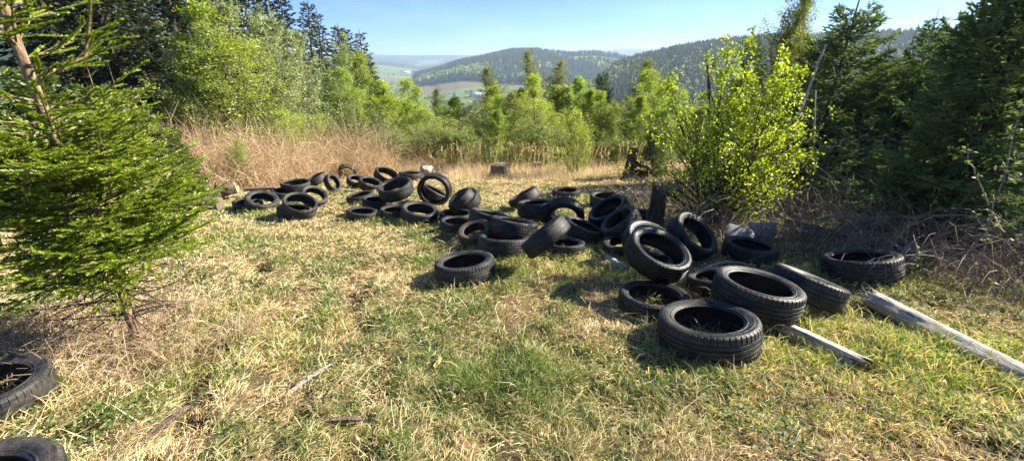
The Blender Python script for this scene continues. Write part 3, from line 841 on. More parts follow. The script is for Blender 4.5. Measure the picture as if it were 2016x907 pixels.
GL = 'young trees in front of the left forest'
for a in [
    ('young_l', 150, 95, 8.5, 'sunlit young spruce right behind the near spruce trunk', 'young spruce', 1.15),
    ('young_l', 262, 165, 8.0, 'sunlit young spruce with a bare leader right of the near spruce', 'young spruce', 1.0),
    ('young_l', 205, 120, 12, 'pale young spruce farther back between the near spruce and the birch', 'young spruce', 1.1),
    ('young_l', 40, 60, 10, 'young spruce half hidden at the left edge behind the near spruce', 'young spruce', 1.1),
    ('young_l', 318, 205, 9.2, 'small bare tipped spruce at the foot of the broad bright birch', 'young spruce', 0.8),
    ('bi_b', 392, 8, 14.5, 'broad bright green birch left of the grey willow', 'birch tree', 1.2),
    ('bi_a', 350, 70, 15, 'slim bright birch leaning out of the left side of the broad birch', 'birch tree', 1.1),
    ('wi_a', 500, -15, 16, 'tall grey green willow with many upright stems', 'willow tree', 1.0),
    ('wi_a', 560, 20, 18, 'grey green willow, right half of the tall willow clump', 'willow tree', 0.85),
    ('wi_b', 448, 50, 17, 'thin leaved willow between the broad birch and the tall grey willow', 'willow tree', 0.7),
    ('wi_b', 628, 62, 20, 'bright willow in front of the pointed dark spruces', 'willow tree', 0.85),
    ('bi_a', 706, 98, 22, 'yellow green birch at the right end of the left tree row', 'birch tree', 1.0),
    ('bi_b', 672, 135, 19, 'bushy bright birch below the three dark spruce tips', 'birch tree', 1.0),
    ('larch', 690, 182, 15.5, 'low spreading larch at the foot of the left tree row', 'larch tree', 1.0),
    ('larch', 740, 190, 18, 'loose larch standing right of the low spreading larch', 'larch tree', 0.8),
    ('bush', 570, 215, 14.5, 'green bush at the foot of the grey willow', 'bush', 1.4),
    ('bush', 455, 275, 11.0, 'low green bush growing out of the brown brambles', 'bush', 0.8),
]: plant(a[0], a[1], a[2], a[3], a[4], a[5], GL, a[6]*(1.25 if a[0][:2] in ('wi', 'bi') else 1.0))

GC = 'young birches along the brow in the middle'
for a in [
    ('bi_b', 792, 158, 24, 'leftmost birch of the row on the brow', 1.1),
    ('bi_d', 835, 148, 23, 'round topped birch, second of the row on the brow', 1.1),
    ('bi_a', 872, 189, 24, 'birch sloping down to the gap with the valley roofs', 1.2),
    ('bi_c', 865, 172, 30, 'reddish half bare birch behind the round topped one', 0.8),
    ('bush_b', 893, 232, 18, 'low birch scrub just left of the gap', 1.8),
    ('bush_b', 925, 212, 23, 'low dull green scrub right below the gap with the valley roofs', 1.9),
    ('bi_a', 957, 167, 23, 'dark green birch right of the gap', 0.9),
    ('bi_c', 992, 132, 24, 'slender half bare birch with a pale top left of the big clump', 1.0),
    ('bi_c', 1010, 178, 21, 'small half bare birch leaning beside the slender one', 1.1),
    ('bi_b', 1045, 149, 22, 'left birch of the big clump in the middle', 1.0),
    ('bi_c', 1064, 100, 29, 'tall thin reddish birch top rising over the big clump', 0.7),
    ('bi_d', 1088, 141, 22, 'centre birch of the big clump in the middle', 1.1),
    ('bi_c', 1098, 118, 30, 'second reddish birch top rising over the big clump', 0.8),
    ('bi_a', 1118, 169, 24, 'right birch of the big clump in the middle', 1.3),
    ('bush_b', 1062, 222, 17, 'dense bright scrub under the big clump', 2.0),
    ('bush', 1140, 215, 14.5, 'bright yellow green bush in front of the row, right of the big clump', 0.85),
    ('bi_a', 1160, 151, 24, 'slim birch on the left side of the dark middle spruce', 1.0),
    ('bi_d', 1228, 147, 24, 'slim yellow birch on the right side of the dark middle spruce', 0.9),
    ('bi_c', 1250, 150, 26, 'dull half bare birch right of the yellow slim birch', 1.2),
    ('bi_b', 1285, 140, 21, 'dull green birch behind the leaning post', 1.1),
    ('bi_c', 1318, 118, 27, 'tall half bare birch left of the near yellow birch', 1.2),
    ('bi_d', 1345, 135, 20, 'birch hidden behind the left side of the near yellow birch', 1.0),
    ('bush_b', 1205, 250, 17, 'low sunny scrub between the bright bush and the leaning post', 1.6),
    ('bi_a', 965, 212, 16.5, 'knee high fresh green birch in the tall grass left of the clump', 1.0),
    ('bush_b', 1185, 218, 21, 'green scrub at the foot of the dark middle spruce', 1.6),
    ('bush_b', 840, 232, 17, 'rounded scrub at the foot of the left birches', 2.2),
    ('bi_a', 768, 158, 22, 'pale birch filling the notch beside the leftmost birch', 1.0),
    ('bi_b', 815, 172, 20, 'low full birch between the first two birches of the row', 0.9),
    ('bi_d', 860, 188, 20, 'low thin birch in front of the reddish half bare one', 1.0),
    ('bi_b', 985, 190, 20, 'low full birch left of the big clump', 0.8),
    ('bi_a', 1018, 174, 21, 'plume shaped birch joining the slender one to the big clump', 1.0),
    ('bi_a', 1140, 172, 21, 'low plume birch at the right foot of the big clump', 0.9),
    ('bi_b', 1190, 182, 21, 'low full birch right in front of the dark middle spruce', 0.8),
    ('bi_a', 1252, 185, 20, 'plume birch between the slim yellow birch and the leaning post', 1.0),
    ('bi_b', 1310, 172, 18, 'low full birch just left of the near yellow birch', 0.8),
    ('bi_d', 1272, 158, 24, 'thin birch behind the dull half bare one', 1.0),
    ('bush_b', 765, 236, 17, 'scrub joining the loose larch and the leftmost birch', 1.8),
]: plant(a[0], a[1], a[2], a[3], a[4], 'birch scrub' if a[0][:4] == 'bush' else 'birch tree', GC, a[5]*(1.05 if a[0][:4] == 'bush' else 1.6))
plant('mid_a', 1193, 106, 27, 'single dark spruce between the two slim birches in the middle', 'spruce tree', 'dark spruces', .62)
plant('mid_a', 1296, 226, 13.5, 'low black looking spruce behind the leaning post', 'spruce tree', 'dark spruces', 0.9)

GRt = 'shaded spruces on the right'
for a in [
    ('mid_a', 1700, -75, 11, 'tall dark spruce in the middle of the right thicket', 1.1),
    ('mid_b', 1622, 60, 13, 'dark spruce left of the tall one, behind the dead pole', 1.1),
    ('mid_b', 1852, 10, 10.5, 'spiky topped spruce standing clear against the sky on the right', 0.95),
    ('mid_a', 2050, -200, 5.8, 'huge dark spruce at the right edge under the sun glare', 0.8),
    ('mid_a', 1955, -60, 9.6, 'dark spruce just left of the huge one at the right edge', 0.95),
    ('mid_b', 2150, -260, 5.4, 'dark spruce mostly outside the right edge', 1.1),
    ('mid_b', 2080, -120, 8.6, 'dark spruce behind the huge one at the right edge', 1.2),
    ('mid_a', 1810, 60, 12.5, 'dark spruce filling the gap between the tall and the spiky topped one', 1.2),
    ('mid_b', 1930, 60, 11.0, 'dark spruce right behind the spiky topped one', 1.2),
    ('mid_b', 1790, 110, 10.8, 'shorter dark spruce between the tall one and the spiky one', 1.1),
    ('mid_a', 1895, 140, 9.8, 'low dark spruce under the spiky topped one', 1.1),
    ('mid_b', 1488, 72, 15, 'spruce with a thin bare tip left of the tall half bare birch', 1.0),
    ('mid_b', 2000, 190, 6.9, 'low dark spruce at the right edge behind the sapling', 1.1),
    ('mid_a', 1745, 190, 9.6, 'bushy low spruce at the foot of the tall dark one', 1.15),
    ('mid_a', 1768, 62, 14, 'far dark spruce closing the gap right of the tall one', 1.3),
    ('mid_b', 1735, 95, 12.5, 'dark spruce close behind the right side of the tall one', 1.3),
    ('mid_a', 1560, 190, 10.5, 'dark spruce directly behind the near yellow birch', 1.1),
    ('mid_b', 1420, 200, 11.5, 'dark spruce showing left through the near yellow birch', 1.0),
]: plant(a[0], a[1], a[2], a[3], a[4], 'spruce tree', GRt, a[5])
for a in [
    ('young_a', 1612, 140, 8.2, 'young spruce with a bare spiky leader beside the dead pole', 1.1),
    ('young_a', 1668, 190, 7.6, 'young pale tipped spruce, second from the near yellow birch', 1.2),
    ('young_a', 1725, 165, 7.9, 'young pale tipped spruce in front of the tall dark one', 1.2),
    ('young_a', 1795, 200, 7.9, 'young pale tipped spruce in front of the spiky one', 1.3),
    ('young_a', 1640, 290, 7.4, 'small young spruce low beside the near yellow birch', 1.3),
    ('young_a', 1880, 260, 7.3, 'small young spruce low at the right, left of the sapling', 1.3),
    ('young_a', 1290, 352, 9.5, 'tiny green spruce beside the broken stump', 1.5),
]: plant(a[0], a[1], a[2], a[3], a[4], 'young spruce', 'young spruces in the right thicket', a[5])
plant('bi_c', 1545, -40, 12, 'tall half bare birch rising behind the near yellow birch', 'birch tree', 'birches in the right thicket', 1.1)
plant('bi_c', 1590, -10, 13, 'second half bare birch just left of the tall dark spruce', 'birch tree', 'birches in the right thicket', 0.9)

# remove templates that were never planted (none) ------------------------------------

# ------------------------------------------------------------------ near spruce on the left
rnd = np.random.default_rng(101)
bx, by = -2.86, 2.75
bz = float(ground(np.array([bx]), np.array([by]))[0])
near = empty('spruce_tree', (bx, by, bz))
tag(near, 'near sunlit spruce with a bare lower trunk filling the left side', 'spruce tree')
trunk, crown, dead = MB(), MB(), MB()
HT = 4.6
Tz = np.linspace(-0.1, HT, 16)
Tp = np.stack([0.02*np.sin(Tz*2.1)+0.00*Tz, 0.02*np.cos(Tz*1.7), Tz], 1)[None]
tubes(trunk, Tp, (0.034*np.linspace(1, 0.55, 16))[None], (0.5,)*3, 12)
def near_branches(zlo, zhi, count, Lfun, el0, el1, seed, lat_per_m=24, sub=True, needles=250):
    rr = np.random.default_rng(seed)
    z = rr.uniform(zlo, zhi, count); az = np.arange(count)*2.39996+rr.uniform(0, .5, count)
    t = (z-zlo)/(zhi-zlo)
    L = Lfun(t)*rr.uniform(0.7, 1.15, count)
    el = el0+(el1-el0)*t+rr.normal(0, 0.10, count)
    D = np.stack([np.cos(az)*np.cos(el), np.sin(az)*np.cos(el), np.sin(el)], 1)
    B = np.stack([np.interp(z, Tz, Tp[0, :, 0]), np.interp(z, Tz, Tp[0, :, 1]), z], 1)
    P = branch_paths(B, D, L, 0.28, 7, rr, 0.05)
    tubes(trunk, P, (0.011*np.clip(L, .4, 1.4))[:, None]*np.linspace(1, 0.3, 7)[None], (0.5,)*3, 5)
    nl = np.maximum(3, (L*lat_per_m).astype(int)); ix = np.repeat(np.arange(count), nl)
    tt = np.concatenate([np.linspace(0.10, 0.98, q) for q in nl])
    B2, D2 = along(P[ix], tt)
    sv = unit(np.cross(D2, np.array([0, 0, 1.]))); sg = np.where(np.arange(len(ix)) % 2, 1., -1.)[:, None]
    dd = D2*0.8 + sv*sg*rr.uniform(.5, 1.0, (len(ix), 1)) + rr.normal(0, .16, (len(ix), 3)) - np.array([0, 0, .05])
    L2 = (0.40*L[ix]*(1.0-tt)+0.07)*rr.uniform(.6, 1.15, len(ix))
    P2 = branch_paths(B2, dd, L2, 0.0, 4, rr, .07)
    tw = [P2]; tl = [L2]
    if sub:
        ns = np.maximum(0, (L2*16).astype(int)); i3 = np.repeat(np.arange(len(P2)), ns)
        t3 = rr.uniform(.15, .9, len(i3)); B3, D3 = along(P2[i3], t3)
        s3 = unit(np.cross(D3, np.array([0, 0, 1.])))*np.where(rr.uniform(size=len(i3)) > .5, 1., -1.)[:, None]
        L3 = np.minimum(0.12, .5*L2[i3]*(1.1-t3))*rr.uniform(.7, 1.3, len(i3))+.035
        P3 = branch_paths(B3, D3*.8+s3*.7+rr.normal(0, .15, D3.shape), L3, 0.05, 4, rr, .05)
        tw.append(P3); tl.append(L3)
    tips = P[:, [4, 5, 6, 6]].copy(); tips[:, 2] = (P[:, 5]+P[:, 6])/2
    tw.append(tips); tl.append(L*0.35)
    P4 = np.concatenate(tw); L4 = np.concatenate(tl)
    tubes(trunk, P4, np.full((len(P4), 4), 0.0022), (0.5,)*3, 3)
    nn = np.maximum(5, (L4*needles).astype(int)); i5 = np.repeat(np.arange(len(P4)), nn)
    t5 = rr.uniform(0, 1.0, len(i5)); B5, D5 = along(P4[i5], t5)
    rad = unit(np.cross(D5, rr.normal(size=D5.shape)))
    rad[:, 2] = np.abs(rad[:, 2])*0.75 + rad[:, 2]*0.25; rad = unit(rad)
    ln = rr.uniform(0.015, 0.023, len(i5))[:, None]
    dn = unit(D5*0.9+rad*0.85)
    tone = rr.uniform(0, 1, len(P4))[i5]*.6+rr.uniform(0, 1, len(i5))*.4
    cc = mixc((0.11, 0.17, 0.012), (0.40, 0.50, 0.035), tone)
    S = unit(np.cross(dn, rad+rr.normal(0, .4, rad.shape)))
    blades(crown, np.stack([B5, B5+dn*ln*.5, B5+dn*ln], 1), np.tile(np.array([.8, 1., .3])*0.0026, (len(i5), 1)), S, cc)
near_branches(0.60, 1.50, 134, lambda t: np.interp(t, [0, .12, .5, .85, 1], [.60, .71, .74, .67, .54]), 0.0, 0.28, 5, lat_per_m=22, needles=420)
near_branches(1.46, 3.4, 84, lambda t: np.interp(t, [0, .25, 1], [.66, .56, .40]), 0.20, 0.6, 6, lat_per_m=13, sub=False, needles=900)
near_branches(3.4, 4.45, 20, lambda t: np.interp(t, [0, 1], [.40, .2]), 0.4, 0.7, 8, lat_per_m=8, sub=False, needles=600)
# a few long side leaders that stand up out of the crown
rr = np.random.default_rng(9)
B = np.array([[-.45, .1, 1.1], [.15, .3, 1.25], [-.2, .1, 1.3], [.35, -.15, 1.2], [.1, .2, 1.9]])
D = np.array([[-.5, .15, .9], [.1, .2, 1.], [.1, -.1, 1.], [.25, .1, 1.], [.5, .0, 1.1]])
P = branch_paths(B, D, np.array([.75, .45, .4, .4, .7]), .25, 7, rr, .04)
tubes(trunk, P, np.linspace(.009, .004, 7)[None].repeat(5, 0), (0.5,)*3, 5)
i5 = np.repeat(np.arange(5), 1300); B5, D5 = along(P[i5], rr.uniform(.1, 1, len(i5)))
rad = unit(np.cross(D5, rr.normal(size=D5.shape))); dn = unit(D5*.8+rad)
ln = rr.uniform(.014, .022, len(i5))[:, None]
blades(crown, np.stack([B5, B5+dn*ln*.5, B5+dn*ln], 1), np.tile(np.array([.8, 1., .3])*.0026, (len(i5), 1)), unit(np.cross(dn, rad+.3)), mixc((.09, .12, .03), (.20, .23, .05), rr.uniform(size=len(i5))))
# dead twigs under the crown
B = np.stack([np.zeros(60), np.zeros(60), rr.uniform(.18, .72, 60)], 1); az = rr.uniform(0, 6.28, 60)
P = branch_paths(B, np.stack([np.cos(az), np.sin(az), rr.uniform(-.4, .3, 60)], 1), rr.uniform(.2, .6, 60), -.3, 6, rr, .15)
tubes(dead, P, np.linspace(.006, .0015, 6)[None].repeat(60, 0), (0.5,)*3, 4)
trunk.build('trunk', M['bark_spruce'], near, smooth=True)
crown.build('crown', M['spruce_near'], near)
dead.build('dead_twigs', M['bark_dark'], near)
print('near spruce verts', crown.n)

# ------------------------------------------------------------------ near birch on the right
rnd = np.random.default_rng(202)
bpx = px_at(1412, 430, 6.6)
bz = float(ground(np.array([bpx[0]]), np.array([bpx[1]]))[0])
nb_ = empty('birch_tree', (bpx[0], bpx[1], bz))
tag(nb_, 'near bushy birch with glowing yellow green leaves in front of the dark spruces', 'birch tree')
tr, cr = decid(83, 2.72, 1.20, 180, 9, 10, 0.046, (0.13, 0.20, 0.012), (0.50, 0.54, 0.035), cb=0.02, rise=1.25, r0=0.035, stems=10,
               profile=lambda t: np.interp(t, [0, .2, .5, .75, 1], [1.1, 1.12, .74, .42, .20]), spread=.030, droop=0.5, bare=.0)
tr.build('trunk', M['bark_dark'], nb_, smooth=True)
cr.build('crown', M['birch_near'], nb_)
# a second, slender stem top reaching above
t2, c2_ = decid(78, 3.15, 0.34, 30, 5, 6, 0.050, (0.16, 0.20, 0.02), (0.34, 0.36, 0.04), cb=0.35, rise=1.6, r0=0.02, lean=0.02, spread=.025)
q = px_at(1412, 400, 6.9)
nb2 = empty('birch_tree', (q[0], q[1], float(ground(np.array([q[0]]), np.array([q[1]]))[0])))
tag(nb2, 'slender birch stem whose leafy tip stands above the near yellow birch', 'birch tree')
t2.build('trunk', M['bark_dark'], nb2, smooth=True); c2_.build('crown', M['birch_near'], nb2)

# ------------------------------------------------------------------ sapling at the right edge
def sapling(name, paths, label, leafpts, c1, c2, seed, lsize=0.05, r=0.007):
    rr = np.random.default_rng(seed)
    o = empty(name, tuple(paths[0][0]))
    org = np.array(paths[0][0])
    st, lf = MB(), MB()
    for P in paths:
        P = np.array(P)-org
        Q = np.stack([np.interp(np.linspace(0, len(P)-1, 9), np.arange(len(P)), P[:, a]) for a in range(3)], 1)
        Q[1:-1] += rr.normal(0, .008, (7, 3))
        tubes(st, Q[None], np.linspace(r, r*.4, 9)[None], (.5,)*3, 6)
    for (c, nlf, sp) in leafpts:
        c = np.array(c)-org
        pts = c+rr.normal(0, sp, (nlf, 3))*np.array([1, 1, .6])
        leaves(lf, pts, lsize, mixc(c1, c2, rr.uniform(size=nlf)), rr, flat=0.5, aspect=.6)
        P = np.stack([np.repeat(c[None]-[0, 0, .03], nlf, 0), pts], 1)
        tubes(st, P, np.full((nlf, 2), .0012), (.5,)*3, 3)
    st.build('stem', M['bark_birch'], o, smooth=True); lf.build('leaves', M['willow'], o)
    tag(o, label, 'sapling')
    return o
Y0 = 3.75
g0 = px_ground(1902, 585)
P1 = [g0-[0, 0, .05], px_at(1945, 455, Y0), px_at(1975, 340, Y0-.05), px_at(2003, 240, Y0-.1), px_at(2016, 200, Y0-.1)]
P2 = [px_at(1946, 404, Y0-.02), px_at(1920, 345, Y0-.02), px_at(1905, 290, Y0)]
lp = [(px_at(1905, 294, Y0), 9, .028), (px_at(1909, 318, Y0), 7, .022), (px_at(1921, 345, Y0), 4, .015), (px_at(1937, 385, Y0), 3, .015),
      (px_at(1995, 250, Y0-.1), 9, .03), (px_at(2008, 205, Y0-.1), 10, .03), (px_at(1988, 272, Y0-.1), 5, .02), (px_at(1980, 330, Y0-.1), 9, .04), (px_at(2003, 310, Y0-.1), 8, .04),
      (px_at(1985, 352, Y0), 8, .04), (px_at(2010, 345, Y0), 9, .05), (px_at(1952, 425, Y0), 10, .04), (px_at(1962, 437, Y0), 6, .03), (px_at(1938, 470, Y0), 3, .02),
      (px_at(2005, 470, Y0), 9, .05), (px_at(2010, 520, Y0), 8, .05)]
sapling('sapling', [P1, P2], 'thin forked sapling with sparse new leaves at the right edge', lp, (.16, .19, .08), (.30, .34, .14), 3, .045)
# bramble shoot over the left grass and other low leafy shoots
def shoot(pxs, label, seed, n_l=5, c1=(.10, .15, .03), c2=(.22, .27, .05)):
    pts = []
    for (a, b_, lift) in pxs:
        pts.append(px_ground(a, b_, lift))
    lf = [(p, n_l, .035) for p in pts[1:]]
    mid = [((pts[i]+pts[i+1])/2, n_l, .03) for i in range(len(pts)-1)]
    sapling('bramble_shoot', [pts], label, lf+mid, c1, c2, seed, .038, .004)
shoot([(340, 610, 0), (355, 560, .15), (345, 530, .35), (325, 520, .42), (385, 528, .40)], 'leafy bramble shoot arching beside the near spruce trunk', 1, 8)
shoot([(250, 640, 0), (215, 600, .25), (150, 590, .3), (60, 618, .3)], 'long low bramble shoot under the near spruce', 2, 8)
shoot([(330, 690, 0), (345, 640, .2), (368, 605, .3)], 'small upright bramble shoot right of the near spruce trunk', 3, 6)
shoot([(1415, 540, 0), (1420, 500, .2), (1422, 455, .45), (1432, 430, .55)], 'thin green shoot between the tyres and the yellow birch', 4, 3)
shoot([(1542, 520, 0), (1540, 495, .15), (1545, 478, .25)], 'small leafy shoot at the right end of the propped tyre', 5, 6)
shoot([(1560, 430, .0), (1640, 425, .5), (1740, 428, .6), (1830, 430, .45)], 'long bramble shoot arching over the brushwood', 6, 6, (.10, .13, .05), (.2, .24, .1))
shoot([(1790, 560, 0), (1800, 520, .2), (1812, 495, .35)], 'leafy shoot right of the wide flat tyre', 7, 7)
shoot([(1940, 640, 0), (1950, 600, .2), (1960, 560, .35)], 'leafy shoot above the long grey log', 8, 7)

# ------------------------------------------------------------------ tyres
def tyre_parts(h, groove, seed, N=216):
    """unit tyre: radius 1, half width 1 along z; h = bead radius"""
    rnd = np.random.default_rng(seed)
    th = []
    for k in range(N//4):
        for f in (0.0, 0.62, 0.70, 0.92):
            th.append((k+f)/(N//4)*2*np.pi)
    th = np.array(th); lat = np.tile([0, 0, 1, 1], N//4)
    prof = []
    def crownr(w_): return 1-0.022*w_**2*1.2
    ws = [-.80]
    for g in groove: ws += [g-.055, g-.040, g+.040, g+.055]
    ws += [.80]
    tread = [(.93, -.955, 1), (.965, -.90, 1), (crownr(.80)-.006, -.84, 1)]
    for w_ in ws:
        isg = any(abs(w_-g) < .05 for g in groove)
        tread.append((crownr(w_)-(0.023 if isg else 0), w_, 1 if abs(w_) > .42 and not isg else 0))
    tread += [(crownr(.80)-.006, .84, 1), (.965, .90, 1), (.93, .955, 1)]
    ht = 1-h
    side = [(.93, .955), (.905, .985), (.895, .975), (1-ht*.30, 1.0), (1-ht*.42, 1.0), (1-ht*.45, 1.012), (1-ht*.50, 1.0), (1-ht*.66, .955), (1-ht*.76, .90), (1-ht*.79, .915), (1-ht*.84, .905), (1-ht*.88, .855), (h+.012, .82), (h, .78)]
    inner = [(h, .78), (h-.004, .70), (h+.02, .66), (1-ht*.72, .76), (1-ht*.45, .86), (.90, .80), (.935, .55), (.945, 0), (.935, -.55), (.90, -.80), (1-ht*.45, -.86), (1-ht*.72, -.76), (h+.02, -.66), (h-.004, -.70), (h, -.78)]
    def lathe(pr, notch):
        mb = MB()
        n_ = len(pr)
        V = np.zeros((n_, N, 3))
        for i, p in enumerate(pr):
            r = np.full(N, p[0])
            if notch and len(p) > 2 and p[2]:
                r = r - lat*(0.016 if abs(p[1]) > .6 else 0.012)*(1 if p[0] > .95 else .6)
            V[i, :, 0] = r*np.cos(th); V[i, :, 1] = r*np.sin(th); V[i, :, 2] = p[1]
        i = np.arange(n_-1)[:, None]*N+np.arange(N)[None]; j = np.arange(n_-1)[:, None]*N+(np.arange(N)[None]+1) % N
        mb.add(V.reshape(-1, 3), [np.stack([i, j, j+N, i+N], -1).reshape(-1, 4)])
        return mb
    return lathe(tread, True), lathe(side, False), lathe([(r, -w_) for r, w_ in side][::-1], False), lathe(inner, False)

TK = {}
def tyre_kind(h, gk):
    key = (h, gk)
    if key in TK: return TK[key]
    gr = [(-.46, -.16, .16, .46), (-.34, 0, .34), (-.50, -.2, .12, .44)][gk]
    a, b1, b2, c = tyre_parts(h, gr, int(h*100)+gk)
    ms = []
    for nm, mbx in (('tread', a), ('sidewall', b1), ('sidewall', b2), ('inner_liner', c)):
        me = mbx.mesh(nm, True); me.set_sharp_from_angle(angle=R(35)); me.materials.append(M['rub_dark'])
        ms.append((nm, me))
    TK[key] = ms
    return ms

# key: (label, rubber, tread pattern)
TL = {
'A':('largest nearest black tyre lying flat in the right foreground', 'rub_dark', 0),
'B':('flat tyre with grass growing inside, tucked behind the nearest tyre', 'rub_dark', 2),
'C':('big tilted tyre propped up above the grassy flat one, its opening facing us', 'rub_wet', 2),
'D':('tilted tyre half hidden right behind the big propped tyre, in front of the broken stump', 'rub_wet', 1),
'E':('dark tyre leaning steeply right of the broken stump', 'rub_dark', 0),
'F':('dark tyre lying under the grey sheet left of the pale board', 'rub_dark', 1),
'G':('low tyre peeping out left of the wide one behind the nearest tyre', 'rub_dark', 1),
'H':('wide tyre lying slightly tilted right behind the nearest tyre', 'rub_dark', 0),
'I':('black tyre showing only its tread, leaning against the wide tyre from the right', 'rub_dark', 1),
'J':('wide flat tyre lying alone farthest right among the brush', 'rub_dark', 0),
'K':('single dusty tyre lying alone on the grass in the middle', 'rub_grey', 0),
'L':('small mud brown tyre tilted towards us in the middle heap', 'rub_brown', 1),
'M':('flat tyre just left of and behind the small mud brown tyre', 'rub_dark', 1),
'N':('tread side tyre leaning behind the small mud brown tyre', 'rub_dark', 0),
'O':('broad tread side tyre with sun flecks leaning right of the small brown one', 'rub_dark', 0),
'P':('flat tyre under the broad sun flecked one', 'rub_dark', 1),
'Q':('tyre with lugged tread leaning up to the right across the middle heap', 'rub_dark', 2),
'R':('small flat tyre at the foot of the lugged leaning tyre', 'rub_dark', 1),
'S':('thin tyre sloping down to the right beyond the lugged leaning tyre', 'rub_grey', 1),
'T':('tyre standing on edge like an arch behind the lugged leaning tyre', 'rub_dark', 1),
'U':('worn grey tyre lying on another, left of the arch like one', 'rub_grey', 2),
'U2':('tyre lying on the ground beneath the worn grey one', 'rub_grey', 1),
'V':('grey tyre turned on its tread side beyond the worn grey pair', 'rub_grey', 0),
'W':('lone flat tyre in the shade farthest back in the middle', 'rub_dark', 1),
'X':('flat tyre behind the mud splashed leaning one', 'rub_dark', 1),
'Y':('big leaning tyre with mud splashed tread left of the broken stump', 'rub_wet', 1),
'Z':('tyre under the right side of the mud splashed leaning one', 'rub_grey', 2),
'Y2':('tyre squeezed under the left side of the mud splashed leaning one', 'rub_wet', 1),
'AA':('bluish dark flat tyre left of the big propped one', 'rub_dark', 1),
'AB':('dark tyre barely showing left of the broken stump', 'rub_dark', 1),
'AC':('dark tyre leaning against the foot of the leaning post', 'rub_dark', 1),
'BA':('clean edged grey tyre lying flat at the front of the left middle heap', 'rub_grey', 0),
'BB':('tyre standing upright through whose opening the grass shows', 'rub_dark', 2),
'BC':('grey tyre lying behind the upright one, seen through its opening', 'rub_grey', 0),
'BD':('round tyre leaning just right of the upright one', 'rub_grey', 2),
'BE':('thin edge of a tyre leaning behind the round one right of the upright tyre', 'rub_dark', 1),
'BF':('dark tyre lying under the round leaning one', 'rub_dark', 1),
'BG':('topmost tyre of the left middle heap with scuffed pale tread', 'rub_grey', 2),
'BH':('open wide rimmed tyre behind the topmost scuffed one', 'rub_dark', 1),
'BI':('flattened tyre right behind the upright one', 'rub_grey', 1),
'BJ':('farthest tyre, a small one half sunk in dry grass', 'rub_grey', 1),
'BK':('tilted tyre left of the topmost scuffed one', 'rub_dark', 1),
'BL':('torn looking tyre with a wide pale sidewall, third from the steep little one', 'rub_grey', 1),
'BM':('far tyre standing on edge among the grass at the back of the left heap', 'rub_brown', 1),
'BN':('steep little tyre with its opening facing right, between the two left heaps', 'rub_grey', 1),
'BO':('wide tyre lying on top at the back of the leftmost heap', 'rub_grey', 0),
'BP':('tyre leaning at the right side of the leftmost heap', 'rub_grey', 1),
'BQ':('thin walled tyre with a very large opening at the front of the leftmost heap', 'rub_grey', 1),
'BR':('tyre turned on its tread side behind the leftmost heap', 'rub_grey', 0),
'BS':('leftmost clearly visible tyre, grey, beside the wooden blocks', 'rub_grey', 1),
'BT':('dark tyre half hidden between the wooden blocks and the leftmost grey tyre', 'rub_dark', 1),
'BU':('dark tyre underneath the thin walled one', 'rub_dark', 1),
'BV':('dark tyre between the leftmost grey tyre and the wide top one', 'rub_dark', 1),
'BW':('sagging tyre with a pale patch at the left of the middle left heap', 'rub_grey', 1),
'BX':('deep tyre directly beneath the topmost scuffed one', 'rub_dark', 0),
'BY':('dark flat tyre in the shade at the front left of the middle left heap', 'rub_dark', 1),
'CA':('shaded tyre behind the small wood block, below the topmost scuffed one', 'rub_dark', 1),
'FA':('scuffed grey tyre cut by the left picture edge', 'rub_grey', 2),
'FB':('tyre in the bottom left corner of the picture', 'rub_grey', 1),
}
rt_ = random.Random(3)
for k, (x, y, z, nx, ny, nz_, D, W_, h) in TY.items():
    label, rub, pat = TL[k]
    hq = min((.62, .66, .70, .74, .80), key=lambda q: abs(q-h))
    ms = tyre_kind(hq, pat)
    root = bpy.data.objects.new('tyre', None); root.empty_display_size = .1
    col.objects.link(root)
    nrm = Vector((nx, ny, nz_)).normalized()
    q = nrm.to_track_quat('Z', 'Y')
    m4 = Matrix.Translation((x, y, z)) @ q.to_matrix().to_4x4() @ Matrix.Rotation(rt_.uniform(0, 6.28), 4, 'Z')
    sx = D/2*(1+rt_.uniform(-.012, .012))
    root.matrix_world = m4
    root.scale = (sx, D/2*(2-sx*2/D), W_/2)
    for nm, me in ms:
        c = bpy.data.objects.new(nm, me); col.objects.link(c); c.parent = root
        c.material_slots[0].link = 'OBJECT'; c.material_slots[0].material = M[rub]
    tag(root, label, 'tyre', 'tyres dumped in heaps across the clearing')

# ------------------------------------------------------------------ logs, stumps, boards
def log_mesh(a, b, r0, r1, seed, flat=1.0, sides=28, seg=30, rough=.12, broken=.0):
    """returns body MB and cut-end MB for a log from a to b (world points)"""
    rr = np.random.default_rng(seed)
    a = np.array(a, float); b = np.array(b, float)
    ax = unit(b-a); up = np.array([0, 0, 1.]); s = unit(np.cross(ax, up)); u = np.cross(s, ax)
    t = np.linspace(0, 1, seg); th = np.arange(sides)/sides*2*np.pi
    prof = 1+rough*(noise(np.cos(th)*1.6+5, np.sin(th)*1.6+5, .8, seed)-.5)*1.4
    V = np.zeros((seg, sides, 3))
    L = np.linalg.norm(b-a)
    for i in range(seg):
        r = (r0+(r1-r0)*t[i])*prof*(1+.10*(noise(th*2+9, np.full(sides, t[i]*L*5), .8, seed+1)-.5))
        off = (u*0.012+s*0.03)*L*math.sin(t[i]*3.1+seed)
        ext = (rr.uniform(-1, 1, sides)*broken) if i in (0, seg-1) else 0
        V[i] = a+(b-a)*t[i]+off+(np.cos(th)*r)[:, None]*s+(np.sin(th)*r*flat)[:, None]*u + (ax*np.asarray(ext).reshape(-1, 1) if broken and i in (0, seg-1) else 0)
    return V
